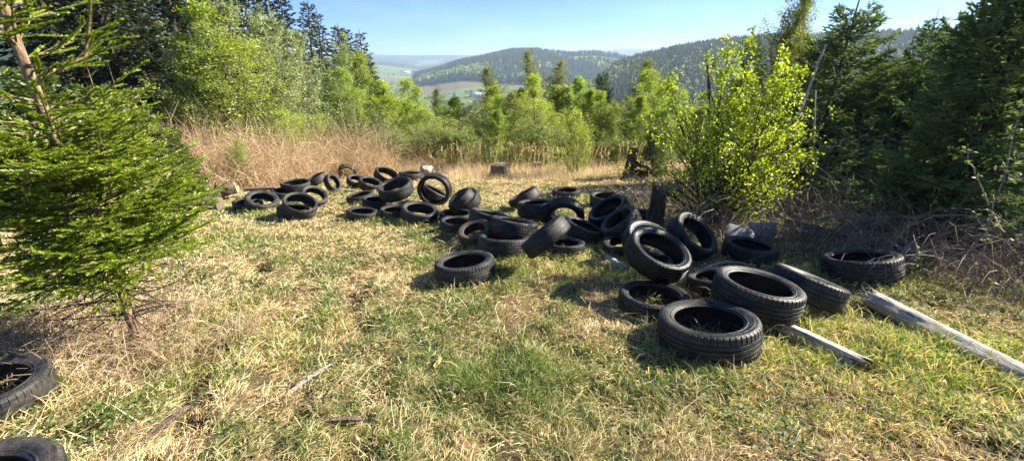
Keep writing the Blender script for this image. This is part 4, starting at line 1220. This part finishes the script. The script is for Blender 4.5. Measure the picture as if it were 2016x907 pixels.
def log(name, a, b, r0, r1, mat, label, cat, seed, flat=1.0, rough=.12, broken=.0, group=None, endmat='wood_brown'):
    V = log_mesh(a, b, r0, r1, seed, flat, rough=rough, broken=broken)
    seg, sides, _ = V.shape
    org = V.reshape(-1, 3).mean(0); org[2] = V[..., 2].min()
    ax = np.array(b, float)-np.array(a, float)
    rot = Vector(ax).to_track_quat('Z', 'Y'); m3 = np.array(rot.to_matrix())
    loc = (V-org)@m3
    o = empty(name, tuple(org)); o.rotation_mode = 'QUATERNION'; o.rotation_quaternion = rot
    mb = MB()
    i = np.arange(seg-1)[:, None]*sides+np.arange(sides)[None]; j = np.arange(seg-1)[:, None]*sides+(np.arange(sides)[None]+1) % sides
    mb.add(loc.reshape(-1, 3), [np.stack([i, j, j+sides, i+sides], -1).reshape(-1, 4)])
    mb.build('log_body', M[mat], o, smooth=True, sharp=40)
    for e, nm in ((0, 'cut_end'), (seg-1, 'cut_end')):
        ring = loc[e]; c = ring.mean(0)+np.array([0, 0, (-.004 if e == 0 else .004)])
        inn = c+(ring-c)*.55
        mb = MB()
        vv = np.concatenate([ring, inn, c[None]])
        q = np.arange(sides); q2 = (q+1) % sides
        fs = np.stack([q, q2, q2+sides, q+sides], -1); f3 = np.stack([q+sides, q2+sides, np.full(sides, 2*sides)], -1)
        mb.add(vv, [fs, f3]); mb.build(nm, M[endmat], o)
    tag(o, label, cat, group)
    return o
g = lambda px, py, up=0.0: px_ground(px, py) + np.array([0, 0, up])
log('log', g(1720, 600, .045), g(2085, 797, .035), .084, .092, 'wood_grey', 'long pale weathered log running from the tyres out of the right edge', 'log', 1, rough=.22, broken=.09)
log('log', g(1545, 655, .03), g(1690, 728, .03), .066, .074, 'wood_grey', 'grey log sunk in the grass right of the nearest tyre', 'log', 3, rough=.24, broken=.08)
log('log', g(1755, 722, .0), g(1812, 742, .0), .035, .04, 'wood_grey', 'short piece of grey wood in the grass between the two long logs', 'log', 4, rough=.3, broken=.02)
log('log', g(1183, 500, .01), g(1236, 535, .0), .045, .05, 'wood_grey', 'short grey log half sunk in the grass left of the propped tyre', 'log', 5, rough=.25)
log('log', g(340, 416, .13), g(438, 415, .13), .12, .13, 'wood_brown', 'brown split log lying at the left end of the tyre heap', 'log', 6, rough=.22)
log('log', g(485, 388, .18), g(545, 386, .2), .05, .05, 'wood_brown', 'thin brown log lying behind the leftmost grey tyre', 'log', 7, rough=.25)
log('log', g(1545, 445, .1), g(1640, 470, .08), .05, .055, 'wood_dark', 'dark rotten log in the brush right of the pale board', 'log', 17, rough=.3)

def block(name, c, size, rot, mat, label, cat, seed, jit=.012, endm=None):
    rr = np.random.default_rng(seed)
    o = empty(name, tuple(c)); o.rotation_euler = rot
    n_ = 5
    V = []; F = []
    import itertools
    idx = {}
    for (i, j, k) in itertools.product(range(n_), repeat=3):
        if 0 in (i, j, k) or n_-1 in (i, j, k):
            idx[(i, j, k)] = len(V)
            p = np.array([i, j, k])/(n_-1)-.5
            p = p*(1-.05*(np.sum(np.abs(p) > .49) > 1))
            V.append(p*np.array(size)+rr.normal(0, jit, 3)*np.array([1, 1, .8]))
    for a in range(3):
        b_, c_ = (a+1) % 3, (a+2) % 3
        for side_ in (0, n_-1):
            for u in range(n_-1):
                for v in range(n_-1):
                    q = []
                    for du, dv in ((0, 0), (1, 0), (1, 1), (0, 1)):
                        t = [0, 0, 0]; t[a] = side_; t[b_] = u+du; t[c_] = v+dv
                        q.append(idx[tuple(t)])
                    F.append(q if side_ else q[::-1])
    V = np.array(V); V[:, 2] += size[2]/2; F = np.array(F)
    if endm:
        cen = V[F].mean(1); m_ = cen[:, 0] > size[0]*.42
        mb = MB(); mb.add(V, [F[~m_]]); mb.build('wood_body', M[mat], o)
        used = np.unique(F[m_]); mp = {int(u): i for i, u in enumerate(used)}
        mb = MB(); mb.add(V[used]+np.array([.002, 0, 0]), [np.array([[mp[int(q)] for q in f] for f in F[m_]])]); mb.build('cut_end', M[endm], o)
        tag(o, label, cat)
        return o
    mb = MB(); mb.add(V, [F])
    o2 = mb.build(name, M[mat]); o2.location = tuple(c); o2.rotation_euler = rot
    bpy.data.objects.remove(o)
    tag(o2, label, cat)
    return o2
block('wood_block', g(418, 398, .08), (.34, .2, .16), (.15, -.1, .3), 'wood_brown', 'dark faced wood block with a pale top resting on the brown split log', 'wood block', 11, .02, 'wood_dark')
block('wood_block', g(452, 392, .10), (.42, .26, .24), (0, -.12, .5), 'wood_brown', 'big squared wood block with a yellow cut face', 'wood block', 12, .018, 'wood_cut')
block('wood_block', g(778, 424, .06), (.17, .12, .07), (.1, 0, .2), 'block', 'small pale wood block lying between the tyres of the middle left heap', 'wood block', 13, .008)
block('board', g(1499, 474, .03), (.36, .06, .24), (-.25, 0, -.05), 'block', 'weathered pale board standing under the near yellow birch', 'board', 14, .008)
block('metal_sheet', g(1452, 482, .16), (.34, .26, .02), (.5, .15, -.5), 'slab', 'bent grey metal sheet lying on the dark tyre left of the pale board', 'metal sheet', 15, .003)
block('stone', g(1790, 512, .0), (.26, .2, .17), (0, 0, .3), 'stone', 'pale stone behind the wide flat tyre at the right', 'stone', 16, .02)
bq = px_at(838, 316, 14.5); bq[2] = near_g(14.5)
block('stone', bq, (.36, .30, .34), (0, 0, .3), 'stone', 'pale round boulder in the dry grass behind the tyres', 'stone', 18, .035)
for k, (px, py, l, w_, rz, mt, lb) in enumerate([
    (615, 752, .30, .022, .95, 'wood_grey', 'pale split wood splinter in the grass, upper one'),
    (632, 795, .20, .018, .45, 'wood_brown', 'thin brown splinter in the grass between the two long ones'),
    (658, 838, .34, .03, .04, 'wood_brown', 'reddish brown splinter lying crosswise near the bottom'),
    (862, 722, .10, .02, 1.3, 'wood_cut', 'tiny pale wood chip in the grass below the lone tyre'),
    (315, 855, .34, .03, 1.2, 'wood_brown', 'brown stick poking out of the grass at the lower left')]):
    p = g(px, py, .035)
    block('wood_splinter', p, (l, w_, .014), (.0, -.06, rz), mt, lb, 'wood splinter', 40+k, .004)

def stump(name, c, r, h, seed, mat, label, cat, lean=(0, 0), jag=.1, flare=.6, topmat='wood_brown'):
    rr = np.random.default_rng(seed)
    o = empty(name, tuple(c))
    sides, seg = 32, 14
    th = np.arange(sides)/sides*2*np.pi
    V = np.zeros((seg, sides, 3))
    ridge = noise(np.cos(th)*2+3, np.sin(th)*2+3, .5, seed)
    jg = noise(np.cos(th)*2+8, np.sin(th)*2+1, .45, seed+3)*jag
    for i in range(seg):
        t = i/(seg-1)
        rad = r*(1+flare*(1-t)**4*(.4+1.2*ridge)+.22*(ridge-.5)+.06*(noise(th*3, np.full(sides, t*6), 1., seed+5)-.5))
        V[i, :, 0] = rad*np.cos(th)+lean[0]*t; V[i, :, 1] = rad*np.sin(th)+lean[1]*t
        V[i, :, 2] = -.08+(h+.08)*t+jg*t**3
    mb = MB()
    i = np.arange(seg-1)[:, None]*sides+np.arange(sides)[None]; j = np.arange(seg-1)[:, None]*sides+(np.arange(sides)[None]+1) % sides
    mb.add(V.reshape(-1, 3), [np.stack([i, j, j+sides, i+sides], -1).reshape(-1, 4)])
    mb.build('stump_body', M[mat], o, smooth=True, sharp=45)
    mb = MB(); ring = V[-1]; cc = ring.mean(0)-[0, 0, jag*.25]; inn = cc+(ring-cc)*.55+rr.normal(0, jag*.12, ring.shape)*[0, 0, 1]
    q = np.arange(sides); q2 = (q+1) % sides
    mb.add(np.concatenate([ring, inn, cc[None]]), [np.stack([q, q2, q2+sides, q+sides], -1), np.stack([q+sides, q2+sides, np.full(sides, 2*sides)], -1)])
    mb.build('stump_top', M[topmat], o)
    tag(o, label, cat)
pS = px_at(1293, 405, 6.3); pS[2] = near_g(pS[1])
stump('tree_stump', pS, .115, .52, 1, 'wood_dark', 'tall broken dark stump standing between the tyres', 'tree stump', (.03, .0), .30, .7)
pS = px_at(986, 345, 14.2); pS[2] = near_g(pS[1])
stump('tree_stump', pS, .32, .42, 2, 'wood_brown', 'cut stump with roots in the sunny dry grass', 'tree stump', (0, 0), .06, .9)
pS = px_at(1060, 330, 16.5); pS[2] = near_g(pS[1])
stump('tree_stump', pS, .22, .36, 3, 'wood_brown', 'small low stump right of the rooted cut stump', 'tree stump', (0, 0), .08, .6)
pS = px_at(1236, 330, 13.2); pS[2] = near_g(pS[1])
stump('leaning_post', pS, .14, .98, 4, 'wood_dark', 'dark leaning trunk stub with a tyre against its foot', 'trunk stub', (.13, 0), .05, .5)
# dead snags in the right thicket
def snag(px0, py0, px1, py1, Y, r, label, seed, mat='wood_grey'):
    a = px_at(px0, py0, Y); b_ = px_at(px1, py1, Y+.2)
    zg = near_g(Y)
    a0 = a+(b_-a)*((zg-.1-a[2])/(b_[2]-a[2])) if abs(b_[2]-a[2]) > .3 else a
    rr = np.random.default_rng(seed)
    o = empty('dead_pole', tuple(a0))
    mb = MB(); P = np.stack([np.linspace(a0[i]-a0[i], b_[i]-a0[i], 10) for i in range(3)], 1); P[1:-1] += rr.normal(0, .012, (8, 3))
    tubes(mb, P[None], np.linspace(r, r*.45, 10)[None], (.5,)*3, 9, True)
    mb.build('trunk', M[mat], o, smooth=True)
    B = np.repeat(P[None], 8, 0); t = rr.uniform(.35, .98, 8); Bp, _ = along(B, t); az = rr.uniform(0, 6.3, 8)
    Q = branch_paths(Bp, np.stack([np.cos(az), np.sin(az), rr.uniform(0, .6, 8)], 1), rr.uniform(.12, .45, 8), 0, 4, rr, .12)
    mb = MB(); tubes(mb, Q, np.linspace(.008, .003, 4)[None].repeat(8, 0), (.5,)*3, 4)
    mb.build('dead_branches', M[mat], o)
    tag(o, label, 'dead tree')
snag(1562, 255, 1626, 88, 9.8, .045, 'pale dead pole leaning right behind the near yellow birch', 1)
snag(1600, 300, 1606, 178, 9.0, .025, 'thin pale dead stem beside the leaning dead pole', 2)
snag(1398, 240, 1392, 118, 12.5, .07, 'broken dark trunk showing above the left of the near yellow birch', 3, 'wood_dark')
snag(1412, 240, 1416, 128, 13, .08, 'reddish broken trunk beside the dark broken one', 4, 'wood_brown')

# fallen sticks
def stick(pts, r, label, seed, mat='wood_grey'):
    P = np.array([g(a, b_, u) for a, b_, u in pts]); rr = np.random.default_rng(seed)
    Q = np.stack([np.interp(np.linspace(0, len(P)-1, 12), np.arange(len(P)), P[:, a]) for a in range(3)], 1)
    Q[1:-1] += rr.normal(0, .006, (10, 3)); org = Q[0].copy()
    mb = MB(); tubes(mb, (Q-org)[None], np.linspace(r, r*.55, 12)[None], (.5,)*3, 7, True)
    o = mb.build('fallen_branch', M[mat], smooth=True); o.location = tuple(org)
    tag(o, label, 'branch')
stick([(1385, 534, .04), (1430, 524, .06), (1440, 524, .05), (1512, 528, .03)], .016, 'pale crooked stick lying behind the wide tyre', 1)
stick([(1345, 745, .03), (1320, 716, .05), (1342, 690, .09)], .004, 'thin straw coloured stalk leaning on the nearest tyre', 2, 'wood_cut')
stick([(930, 566, .03), (965, 556, .05), (1018, 540, .05)], .005, 'long dry stalk lying before the lone tyre', 3, 'wood_cut')
stick([(0, 825, .03), (60, 800, .06), (150, 770, .05)], .007, 'long pale stalk beside the tyre cut by the left edge', 4, 'wood_cut')
stick([(1215, 352, .03), (1250, 330, .25), (1258, 318, .5)], .008, 'thin pale stalk slanting up beside the leaning post', 5)
stick([(1640, 560, .05), (1720, 553, .3), (1830, 556, .3), (1900, 560, .1)], .006, 'thin twig arching before the wide flat tyre', 6)
stick([(1555, 800, .02), (1600, 793, .05), (1660, 789, .03)], .007, 'bare twig in the lower right grass', 7, 'wood_brown')
stick([(1585, 880, .02), (1625, 830, .05), (1660, 795, .03)], .006, 'forked bare twig below the other in the lower right grass', 8, 'wood_brown')

# ------------------------------------------------------------------ grass
rnd = np.random.default_rng(500)
def scatter(N, r0, r1, p, az0=-63, az1=63):
    """N points with density falling with distance as r^-p"""
    e = 2-p
    u = rnd.uniform(0, 1, N)
    r = (r0**e+u*(r1**e-r0**e))**(1/e)
    a = np.radians(rnd.uniform(az0, az1, N))
    return r*np.sin(a), r*np.cos(a), r

def blade_set(mb, x, y, r, L, el0, el1, c, wk=1.0, az=None, zoff=0):
    m = len(x)
    z = ground(x, y)+zoff
    az = rnd.uniform(0, 2*np.pi, m) if az is None else az
    e0, e1 = el0, el1
    d0 = np.stack([np.cos(az)*np.cos(e0), np.sin(az)*np.cos(e0), np.sin(e0)], 1)
    az2 = az+rnd.normal(0, .5, m)
    d1 = np.stack([np.cos(az2)*np.cos(e1), np.sin(az2)*np.cos(e1), np.sin(e1)], 1)
    P0 = np.stack([x, y, z-.005], 1); P1 = P0+d0*(L*.5)[:, None]; P2 = P1+d1*(L*.5)[:, None]
    wdt = (0.0009+0.00052*r)*wk*rnd.uniform(.7, 1.3, m)
    S = unit(np.cross(d0+d1*.3, rnd.normal(size=(m, 3))))
    blades(mb, np.stack([P0, P1, P2], 1), np.stack([wdt, wdt*.8, wdt*0], 1), S, c)

def greenness(x, y):
    g1 = fbm(x, y, 1.1, 21, 3); g2 = noise(x, y, .28, 23)
    base = g1*.70+g2*.30
    base = base - .07*np.clip(x/1.5, 0, 1)*np.clip((4.2-y)/1.5, 0, 1)
    d = rut_depth(x, y)
    base = base + np.where(d < 0, d*1.2, d*3.2)
    # greener towards the left middle, drier in the back
    base = base+.10*np.exp(-(((x+2.6)/1.5)**2+((y-5.2)/1.6)**2))+.10*0
    base = base-.16*np.clip((y-7.5)/3, 0, 1)-.10*np.exp(-(((x+2.9)/1.0)**2+((y-3.0)/.8)**2))
    return base

def in_tyre(x, y):
    k = np.zeros(len(x), bool)
    for (tx, ty, tz, a, b_, c_, D, W_, h) in TY.values():
        if c_ > .93:
            d = np.hypot(x-tx, y-ty); k |= (d < D*.52) & (d > D*h*.46)
    return k
STRAW1, STRAW2, STRAW3 = (0.71, 0.57, 0.29), (0.44, 0.30, 0.12), (0.86, 0.76, 0.46)
GR1, GR2, GR3 = (0.050, 0.095, 0.022), (0.145, 0.215, 0.045), (0.32, 0.38, 0.10)

def bald(x, y):
    return (noise(x, y, .33, 61)*.6+noise(x, y, .12, 62)*.4) > .74

# straw mat: short dry blades lying every way
mb = MB()
x, y, r = scatter(520000, .9, 17, 1.15)
gn = greenness(x, y)
keep = (rnd.uniform(size=len(x)) < np.clip(1.15-(gn-.42)*2.2, .25, 1)) & ~in_tyre(x, y) & ~(bald(x, y) & (rnd.uniform(size=len(x)) < .8))
x, y, r = x[keep], y[keep], r[keep]
m = len(x); tone = noise(x, y, .35, 41)*.5+rnd.uniform(0, 1, m)*.5
c = mixc(STRAW2, STRAW1, tone*1.6); u_ = rnd.uniform(size=m); c = np.where((u_ < .25)[:, None], np.array(STRAW3), c); c = np.where((u_ > .86)[:, None], np.array((.20, .13, .07)), c)
comb = fbm(x, y, .6, 88, 2)*12.0     # the mat lies combed in swirls
az = np.where(rnd.uniform(size=m) < .65, comb+rnd.normal(0, .5, m), rnd.uniform(0, 6.28, m))
hh = rnd.uniform(size=m)
blade_set(mb, x, y, r, rnd.uniform(.04, .10, m)*(1+.02*r), np.where(hh < .7, rnd.uniform(.0, .5, m), rnd.uniform(.4, 1.2, m)), rnd.uniform(-.35, .35, m), c, .95, az)
# longer loose stalks
x, y, r = scatter(16000, .9, 16, 1.1)
m = len(x)
blade_set(mb, x, y, r, rnd.uniform(.10, .30, m), rnd.uniform(0, .35, m)+(rnd.uniform(size=m) < .15)*.7, rnd.uniform(-.25, .35, m), mixc(STRAW1, STRAW3, rnd.uniform(size=m)), .75)
tag(mb.build('dry_grass', M['straw']), 'matted straw coloured dry grass covering the clearing', 'dry grass', kind='stuff')

# green blades in tufts
mb = MB()
x, y, r = scatter(520000, .9, 16, 1.15)
gn = greenness(x, y)+.12*(noise(x, y, .13, 29)-.5)
keep = (rnd.uniform(size=len(x)) < np.clip((gn-.435)*4.2, .05, 1)) & ~in_tyre(x, y) & ~(bald(x, y) & (rnd.uniform(size=len(x)) < .7))
x, y, r, gn = x[keep], y[keep], r[keep], gn[keep]
m = len(x); tone = noise(x, y, .5, 43)*.6+rnd.uniform(0, 1, m)*.4
c = mixc(GR1, GR2, tone*1.5); c = np.where((rnd.uniform(size=m) < .30)[:, None], np.array(GR3)*rnd.uniform(.8, 1.2, (m, 1)), c)
tall = 1+1.2*np.clip((noise(x, y, .45, 47)-.62)*4, 0, 1)
blade_set(mb, x, y, r, rnd.uniform(.03, .068, m)*tall*(1+.02*r), rnd.uniform(.55, 1.45, m), rnd.uniform(-.1, 1.1, m), c, .95)
# lush long blades: right foreground, inside and beside the tyres, the tuft edge on the left rut
def lush(cx, cy, sx, sy, N, lo, hi, wk=1.3):
    x = rnd.normal(cx, sx, N); y = rnd.normal(cy, sy, N); k = ~in_tyre(x, y) & (y > .9)
    x, y = x[k], y[k]; m = len(x); r = np.hypot(x, y)
    c = mixc(GR2, (.30, .38, .07), rnd.uniform(size=m)); c = np.where((rnd.uniform(size=m) < .33)[:, None], np.array(STRAW1), c)
    k = rnd.uniform(size=m) < .6; x, y, r, c = x[k], y[k], r[k], c[k]; m = len(x)
    blade_set(mb, x, y, r, rnd.uniform(lo, hi, m)*.78, rnd.uniform(.7, 1.5, m), rnd.uniform(-.2, 1.1, m), c, wk)
for (tx, ty, tz, a_, b2_, c_, D, W_, h_) in TY.values():
    if c_ < .9 or tz - near_g(ty) > .2: continue
    m = int(420/(1+ty*.12)); t_ = rnd.uniform(0, 6.283, m); q_ = D*.5*rnd.uniform(1.0, 1.28, m)
    x = tx+q_*np.cos(t_); y = ty+q_*np.sin(t_); r = np.hypot(x, y)
    c = mixc(GR2, GR3, rnd.uniform(size=m)); c = np.where((rnd.uniform(size=m) < .5)[:, None], np.array(STRAW1), c)
    blade_set(mb, x, y, r, rnd.uniform(.05, .17, m), rnd.uniform(.6, 1.5, m), rnd.uniform(-.2, 1.1, m), c, 1.0)
for (px, py, sx, sy, N, lo, hi) in [(1500, 640, .12, .25, 1200, .08, .22), (1580, 690, .3, .2, 1500, .06, .18), (1720, 700, .3, .2, 1500, .08, .24), (1620, 640, .2, .12, 700, .08, .2),
    (1800, 740, .35, .2, 1500, .08, .22), (1650, 760, .5, .2, 1500, .05, .15), (1290, 590, .09, .07, 350, .08, .2), (1395, 650, .08, .06, 130, .1, .22), (1060, 425, .2, .2, 900, .1, .3), (1120, 395, .3, .2, 900, .1, .28),
    (1230, 545, .2, .12, 900, .08, .22), (1130, 530, .35, .15, 1400, .06, .18), (530, 425, .25, .12, 900, .08, .2), (770, 440, .3, .15, 900, .08, .2), (440, 620, .12, .3, 1500, .06, .16),
    (390, 720, .10, .22, 1500, .06, .16), (600, 640, .25, .2, 1500, .05, .13), (560, 700, .2, .15, 1000, .05, .12), (1500, 560, .3, .1, 500, .08, .25), (1690, 545, .2, .1, 500, .08, .25), (700, 850, .15, .12, 700, .05, .12),
    (190, 810, .18, .1, 500, .05, .12), (960, 350, .5, .3, 700, .1, .3), (400, 470, .5, .5, 2200, .05, .13), (640, 480, .6, .5, 2200, .05, .13), (1090, 700, .3, .1, 700, .05, .12), (1400, 740, .3, .1, 700, .05, .14), (1560, 840, .3, .1, 700, .05, .14), (1850, 820, .3, .12, 900, .06, .18), (1885, 700, .14, .09, 1100, .10, .26), (1640, 712, .22, .05, 1100, .06, .17), (1820, 680, .3, .07, 900, .08, .2), (1950, 760, .25, .06, 900, .06, .18), (1790, 668, .2, .06, 500, .06, .16)]:
    p = px_ground(px, py); lush(p[0], p[1], sx, sy, N, lo, hi)
tag(mb.build('green_grass', M['grass']), 'fresh green grass growing in tufts through the dry mat', 'grass', kind='stuff')

# last year's leaves blown over the grass and into the tyres
mb_l = MB()
N = 1500; x, y, r = scatter(N, 1.0, 9, 1.0); z = ground(x, y)+rnd.uniform(.01, .05, N)
leaves(mb_l, np.stack([x, y, z], 1), .034, mixc((.20, .11, .05), (.45, .30, .16), rnd.uniform(size=N)), rnd, flat=.8, aspect=.6)
tag(mb_l.build('leaf_litter', M['straw']), 'brown dead leaves scattered over the grass', 'leaf litter', kind='stuff')
# broadleaved weeds near the ground
mb = MB(); st_ = []
for (px, py, sp, N) in [(330, 790, .12, 160), (200, 820, .10, 150), (180, 850, .12, 120), (500, 850, .1, 90), (690, 800, .06, 90), (930, 620, .12, 140), (1010, 770, .08, 60), (1530, 860, .12, 160), (1400, 770, .10, 120), (640, 530, .3, 260), (400, 500, .3, 260), (1540, 800, .2, 160), (380, 560, .2, 160), (850, 470, .2, 120), (1820, 600, .3, 200), (1950, 750, .3, 220), (90, 870, .2, 160)]:
    p = px_ground(px, py); x = rnd.normal(p[0], sp, N); y = rnd.normal(p[1], sp, N)
    z = ground(x, y)+rnd.uniform(.015, .06, N)
    leaves(mb, np.stack([x, y, z], 1), .030, mixc((.05, .09, .02), (.13, .20, .04), rnd.uniform(size=N)), rnd, flat=1.2, aspect=.55)
tag(mb.build('ground_weeds', M['grass']), 'small leafy weeds growing low in the grass', 'weeds', kind='stuff')

# ------------------------------------------------------------------ tall dry grass and undergrowth
def stems(mb, x, y, H, lean, c, wid, bend=.5, K=5, az=None):
    m = len(x); z = ground(x, y)-.02
    az = rnd.uniform(0, 6.28, m) if az is None else az
    el = np.pi/2-np.abs(lean)
    d = np.stack([np.cos(az)*np.cos(el), np.sin(az)*np.cos(el), np.sin(el)], 1)
    P = np.zeros((m, K, 3)); P[:, 0] = np.stack([x, y, z], 1)
    for k in range(1, K):
        d = unit(d+rnd.normal(0, .07, (m, 3))-np.array([0, 0, 1.])*(bend*(k/K)**2)[:, None] + np.stack([np.cos(az), np.sin(az), 0*az], 1)*(.25*bend*(k/K))[:, None])
        P[:, k] = P[:, k-1]+d*(H/(K-1))[:, None]
    S = unit(np.cross(P[:, -1]-P[:, 0], rnd.normal(size=(m, 3))))
    ribbons(mb, P, wid[:, None]*np.linspace(1, .45, K)[None], S, c)
    return P

def region(N, x0, x1, y0, y1, f):
    x = rnd.uniform(x0, x1, N); y = rnd.uniform(y0, y1, N); k = f(x, y); return x[k], y[k]

# sunny tall dry grass on the brow
mb = MB()
def brow(x, y):
    e = noise(x, y, 2.0, 5)*2
    return (y > 11.8+e-.35*np.minimum(x+4, 0)) & (y < 24) & (np.abs(x) < y*.9) & (x > -5-.1*y)
x, y = region(60000, -10, 9, 11, 24, brow)
bx_, by_ = px_at(838, 316, 14.5)[:2]
k = ~((np.abs(x-bx_) < .8) & (y < by_+.3)) | (rnd.uniform(size=len(x)) < .12); x, y = x[k], y[k]; m = len(x)
hN = fbm(x, y, 1.2, 33, 2)
H = (.18+.42*hN)*rnd.uniform(.6, 1.3, m)*np.clip((y-10.5)/5, .35, 1)
stems(mb, x, y, H, rnd.normal(0, .3, m), mixc((.60, .45, .28), (.82, .70, .47), rnd.uniform(size=m)), (.0015+.00022*y)*rnd.uniform(.7, 1.4, m), rnd.uniform(.1, .9, m))
# upright seed stalks
x, y = region(420, -3, 5, 15, 20, lambda x, y: noise(x, y, .9, 14) > .35); m = len(x)
P = stems(mb, x, y, rnd.uniform(.8, 1.35, m), rnd.normal(0, .12, m), mixc((.60, .47, .22), (.75, .62, .34), rnd.uniform(size=m)), np.full(m, .007), rnd.uniform(.05, .3, m))
for k in range(10):
    t = rnd.uniform(.72, 1, m); B3, D3 = along(P, t)
    dd = unit(D3+rnd.normal(0, .35, D3.shape))
    blades(mb, np.stack([B3, B3+dd*.05, B3+dd*.10], 1), np.tile([.006, .010, 0], (m, 1)), unit(np.cross(dd, rnd.normal(size=dd.shape))), np.tile((.62, .50, .27), (m, 1)))
tag(mb.build('tall_dry_grass', M['straw']), 'tall pale dry grass with seed stalks on the sunny brow', 'dry grass', kind='stuff')

# brown bramble and dead stem thicket behind the left tyres
mb = MB()
def thick(x, y):
    edge = np.interp(x, [-16, -9, -6.6, -5.4, -4.4, -3.4, -2.2], [7.5, 8.6, 9.9, 12.0, 13.6, 14.5, 16.5])
    return (y > edge+noise(x, y, .8, 6)*.8) & (y < edge+6.5) & (x > -y*1.05)
x, y = region(75000, -17, -1.5, 7.5, 21, thick); k = ~((np.abs(x-bx_) < .6) & (y < by_+.3)) & ~((np.hypot(x+5.0, y-12.9) < .9)) & ~((np.abs(x+3.9-(y-16)*-.25) < .45) & (y > 13.5) & (y < 17.8)); x, y = x[k], y[k]; m = len(x)
hN = fbm(x, y, 1.0, 53, 2); edge = np.interp(x, [-16, -9, -6.6, -5.4, -4.4, -3.4, -2.2], [7.5, 8.6, 9.9, 12.0, 13.6, 14.5, 16.5])
H = (1.0+1.0*hN)*rnd.uniform(.5, 1.2, m)*np.clip(.45+(y-edge)*.35, .45, 1.3)*np.interp(x, [-6, -2], [1, .6])
tone = noise(x, y, .7, 19)
c = mixc((.30, .18, .12), (.60, .45, .28), tone*.7+rnd.uniform(0, .5, m)); c = np.where((rnd.uniform(size=m) < .25)[:, None], np.array((.66, .54, .33)), c)
P = stems(mb, x, y, H, rnd.normal(0, .45, m), c, rnd.uniform(.003, .0075, m), rnd.uniform(.2, 1.5, m))
tag(mb.build('bramble_thicket', M['straw']), 'reddish brown thicket of dead stems and brambles behind the left tyres', 'undergrowth', kind='stuff')
mb = MB()
x, y = region(15000, -17, -1.5, 7.5, 21, thick); k = noise(x, y, 1.1, 81) > .5; x, y = x[k], y[k]; m = len(x)
z = ground(x, y)+rnd.uniform(.2, 1.6, m)*np.interp(x, [-6, -2], [1, .5])
for k_ in range(3):
    leaves(mb, np.stack([x, y, z], 1)+rnd.normal(0, .06, (m, 3)), .05, mixc((.10, .14, .035), (.22, .25, .07), rnd.uniform(size=m)), rnd)
tag(mb.build('thicket_leaves', M['willow']), 'scattered new leaves on the brown thicket', 'undergrowth', kind='stuff')

# green broom-like growth in the middle background
mb = MB()
x, y = region(24000, -9, 6, 17, 25, lambda x, y: (noise(x, y, 1.6, 37) > .42) & (y > 17.5+noise(x, y, 1.5, 9)*2+np.maximum(x, 0)*.3)); m = len(x)
stems(mb, x, y, rnd.uniform(.5, 1.25, m), rnd.normal(0, .25, m), mixc((.05, .075, .02), (.16, .19, .06), rnd.uniform(size=m)), rnd.uniform(.005, .010, m), rnd.uniform(.0, .4, m))
tag(mb.build('green_broom', M['grass']), 'upright green broom growth in front of the middle birches', 'undergrowth', kind='stuff')

# brushwood: dead twigs on the right, and under the near spruce
def brush(name, label, pts, seed, mat='twig', c1=(.09, .065, .045), c2=(.42, .33, .25), wid=(.0022, .0055), HH=(.4, 1.25), bendr=(.5, 2.0), leanr=.7):
    mb = MB()
    for (x0, x1, y0, y1, N, f) in pts:
        x, y = region(N, x0, x1, y0, y1, f); m = len(x)
        stems(mb, x, y, rnd.uniform(HH[0], HH[1], m), rnd.normal(0, leanr, m), mixc(c1, c2, rnd.uniform(size=m)**1.3), rnd.uniform(wid[0], wid[1], m), rnd.uniform(bendr[0], bendr[1], m), K=6)
    tag(mb.build(name, M[mat]), label, 'brushwood', kind='stuff')
brush('brushwood', 'tangle of dead twigs and bramble canes under the right spruces', [(2.2, 10.5, 2.6, 9.0, 9000,
      lambda x, y: (y > 4.9-.12*(x-3)+noise(x, y, .6, 3)*.7) | ((x > 4.3) & (y > 3.3))),
      (2.6, 9, 2.6, 6.0, 2600, lambda x, y: (x > 3.35+noise(x, y, .5, 8)*.8+np.maximum(3.6-y, 0)*.9) & (y > 2.7))], 1)
brush('spruce_foot_brush', 'dead stems and dry bramble around the foot of the near spruce', [(-5.2, -1.85, 1.8, 3.7, 6500,
      lambda x, y: ((x+3.15)**2/1.1+(y-2.65)**2/.40) < 1.0+noise(x, y, .4, 8)*.8)], 2, 'straw', (.24, .16, .10), (.68, .54, .36), (.0013, .0026), (.12, .50), (.4, 2.2), .8)

brush('dry_stalk_litter', 'pale dead stalks and twigs strewn over the lower right grass', [(0.6, 6.0, 1.1, 3.6, 2600, lambda x, y: (x > .5*y) & (noise(x, y, .5, 44) > .35)),
      (-2.4, 2.5, 1.0, 4.5, 900, lambda x, y: noise(x, y, .6, 45) > .4)], 3, 'straw', (.34, .24, .14), (.80, .70, .48), (.0009, .0022), (.08, .34), (.6, 2.6), 1.0)

# ------------------------------------------------------------------ haze
zt = max(ZMAX, 30)+40
zb = ZMIN-1.0
mbh = MB(); B_ = 9400.0
v = np.array([(sx*B_, sy*B_, z_) for z_ in (zb, zt) for sx, sy in ((-1, -1), (1, -1), (1, 1), (-1, 1))])
mbh.add(v, [np.array([[0, 3, 2, 1], [4, 5, 6, 7], [0, 1, 5, 4], [1, 2, 6, 5], [2, 3, 7, 6], [3, 0, 4, 7]])])
hm, n, out = new_mat('haze_air')
pv = n.nodes.new('ShaderNodeVolumePrincipled')
pv.inputs['Color'].default_value = (0.62, 0.80, 1.0, 1)
pv.inputs['Density'].default_value = 1.7e-4
pv.inputs['Anisotropy'].default_value = 0.25
n.links.new(pv.outputs[0], out.inputs['Volume'])
tag(mbh.build('haze', hm), kind='stuff')
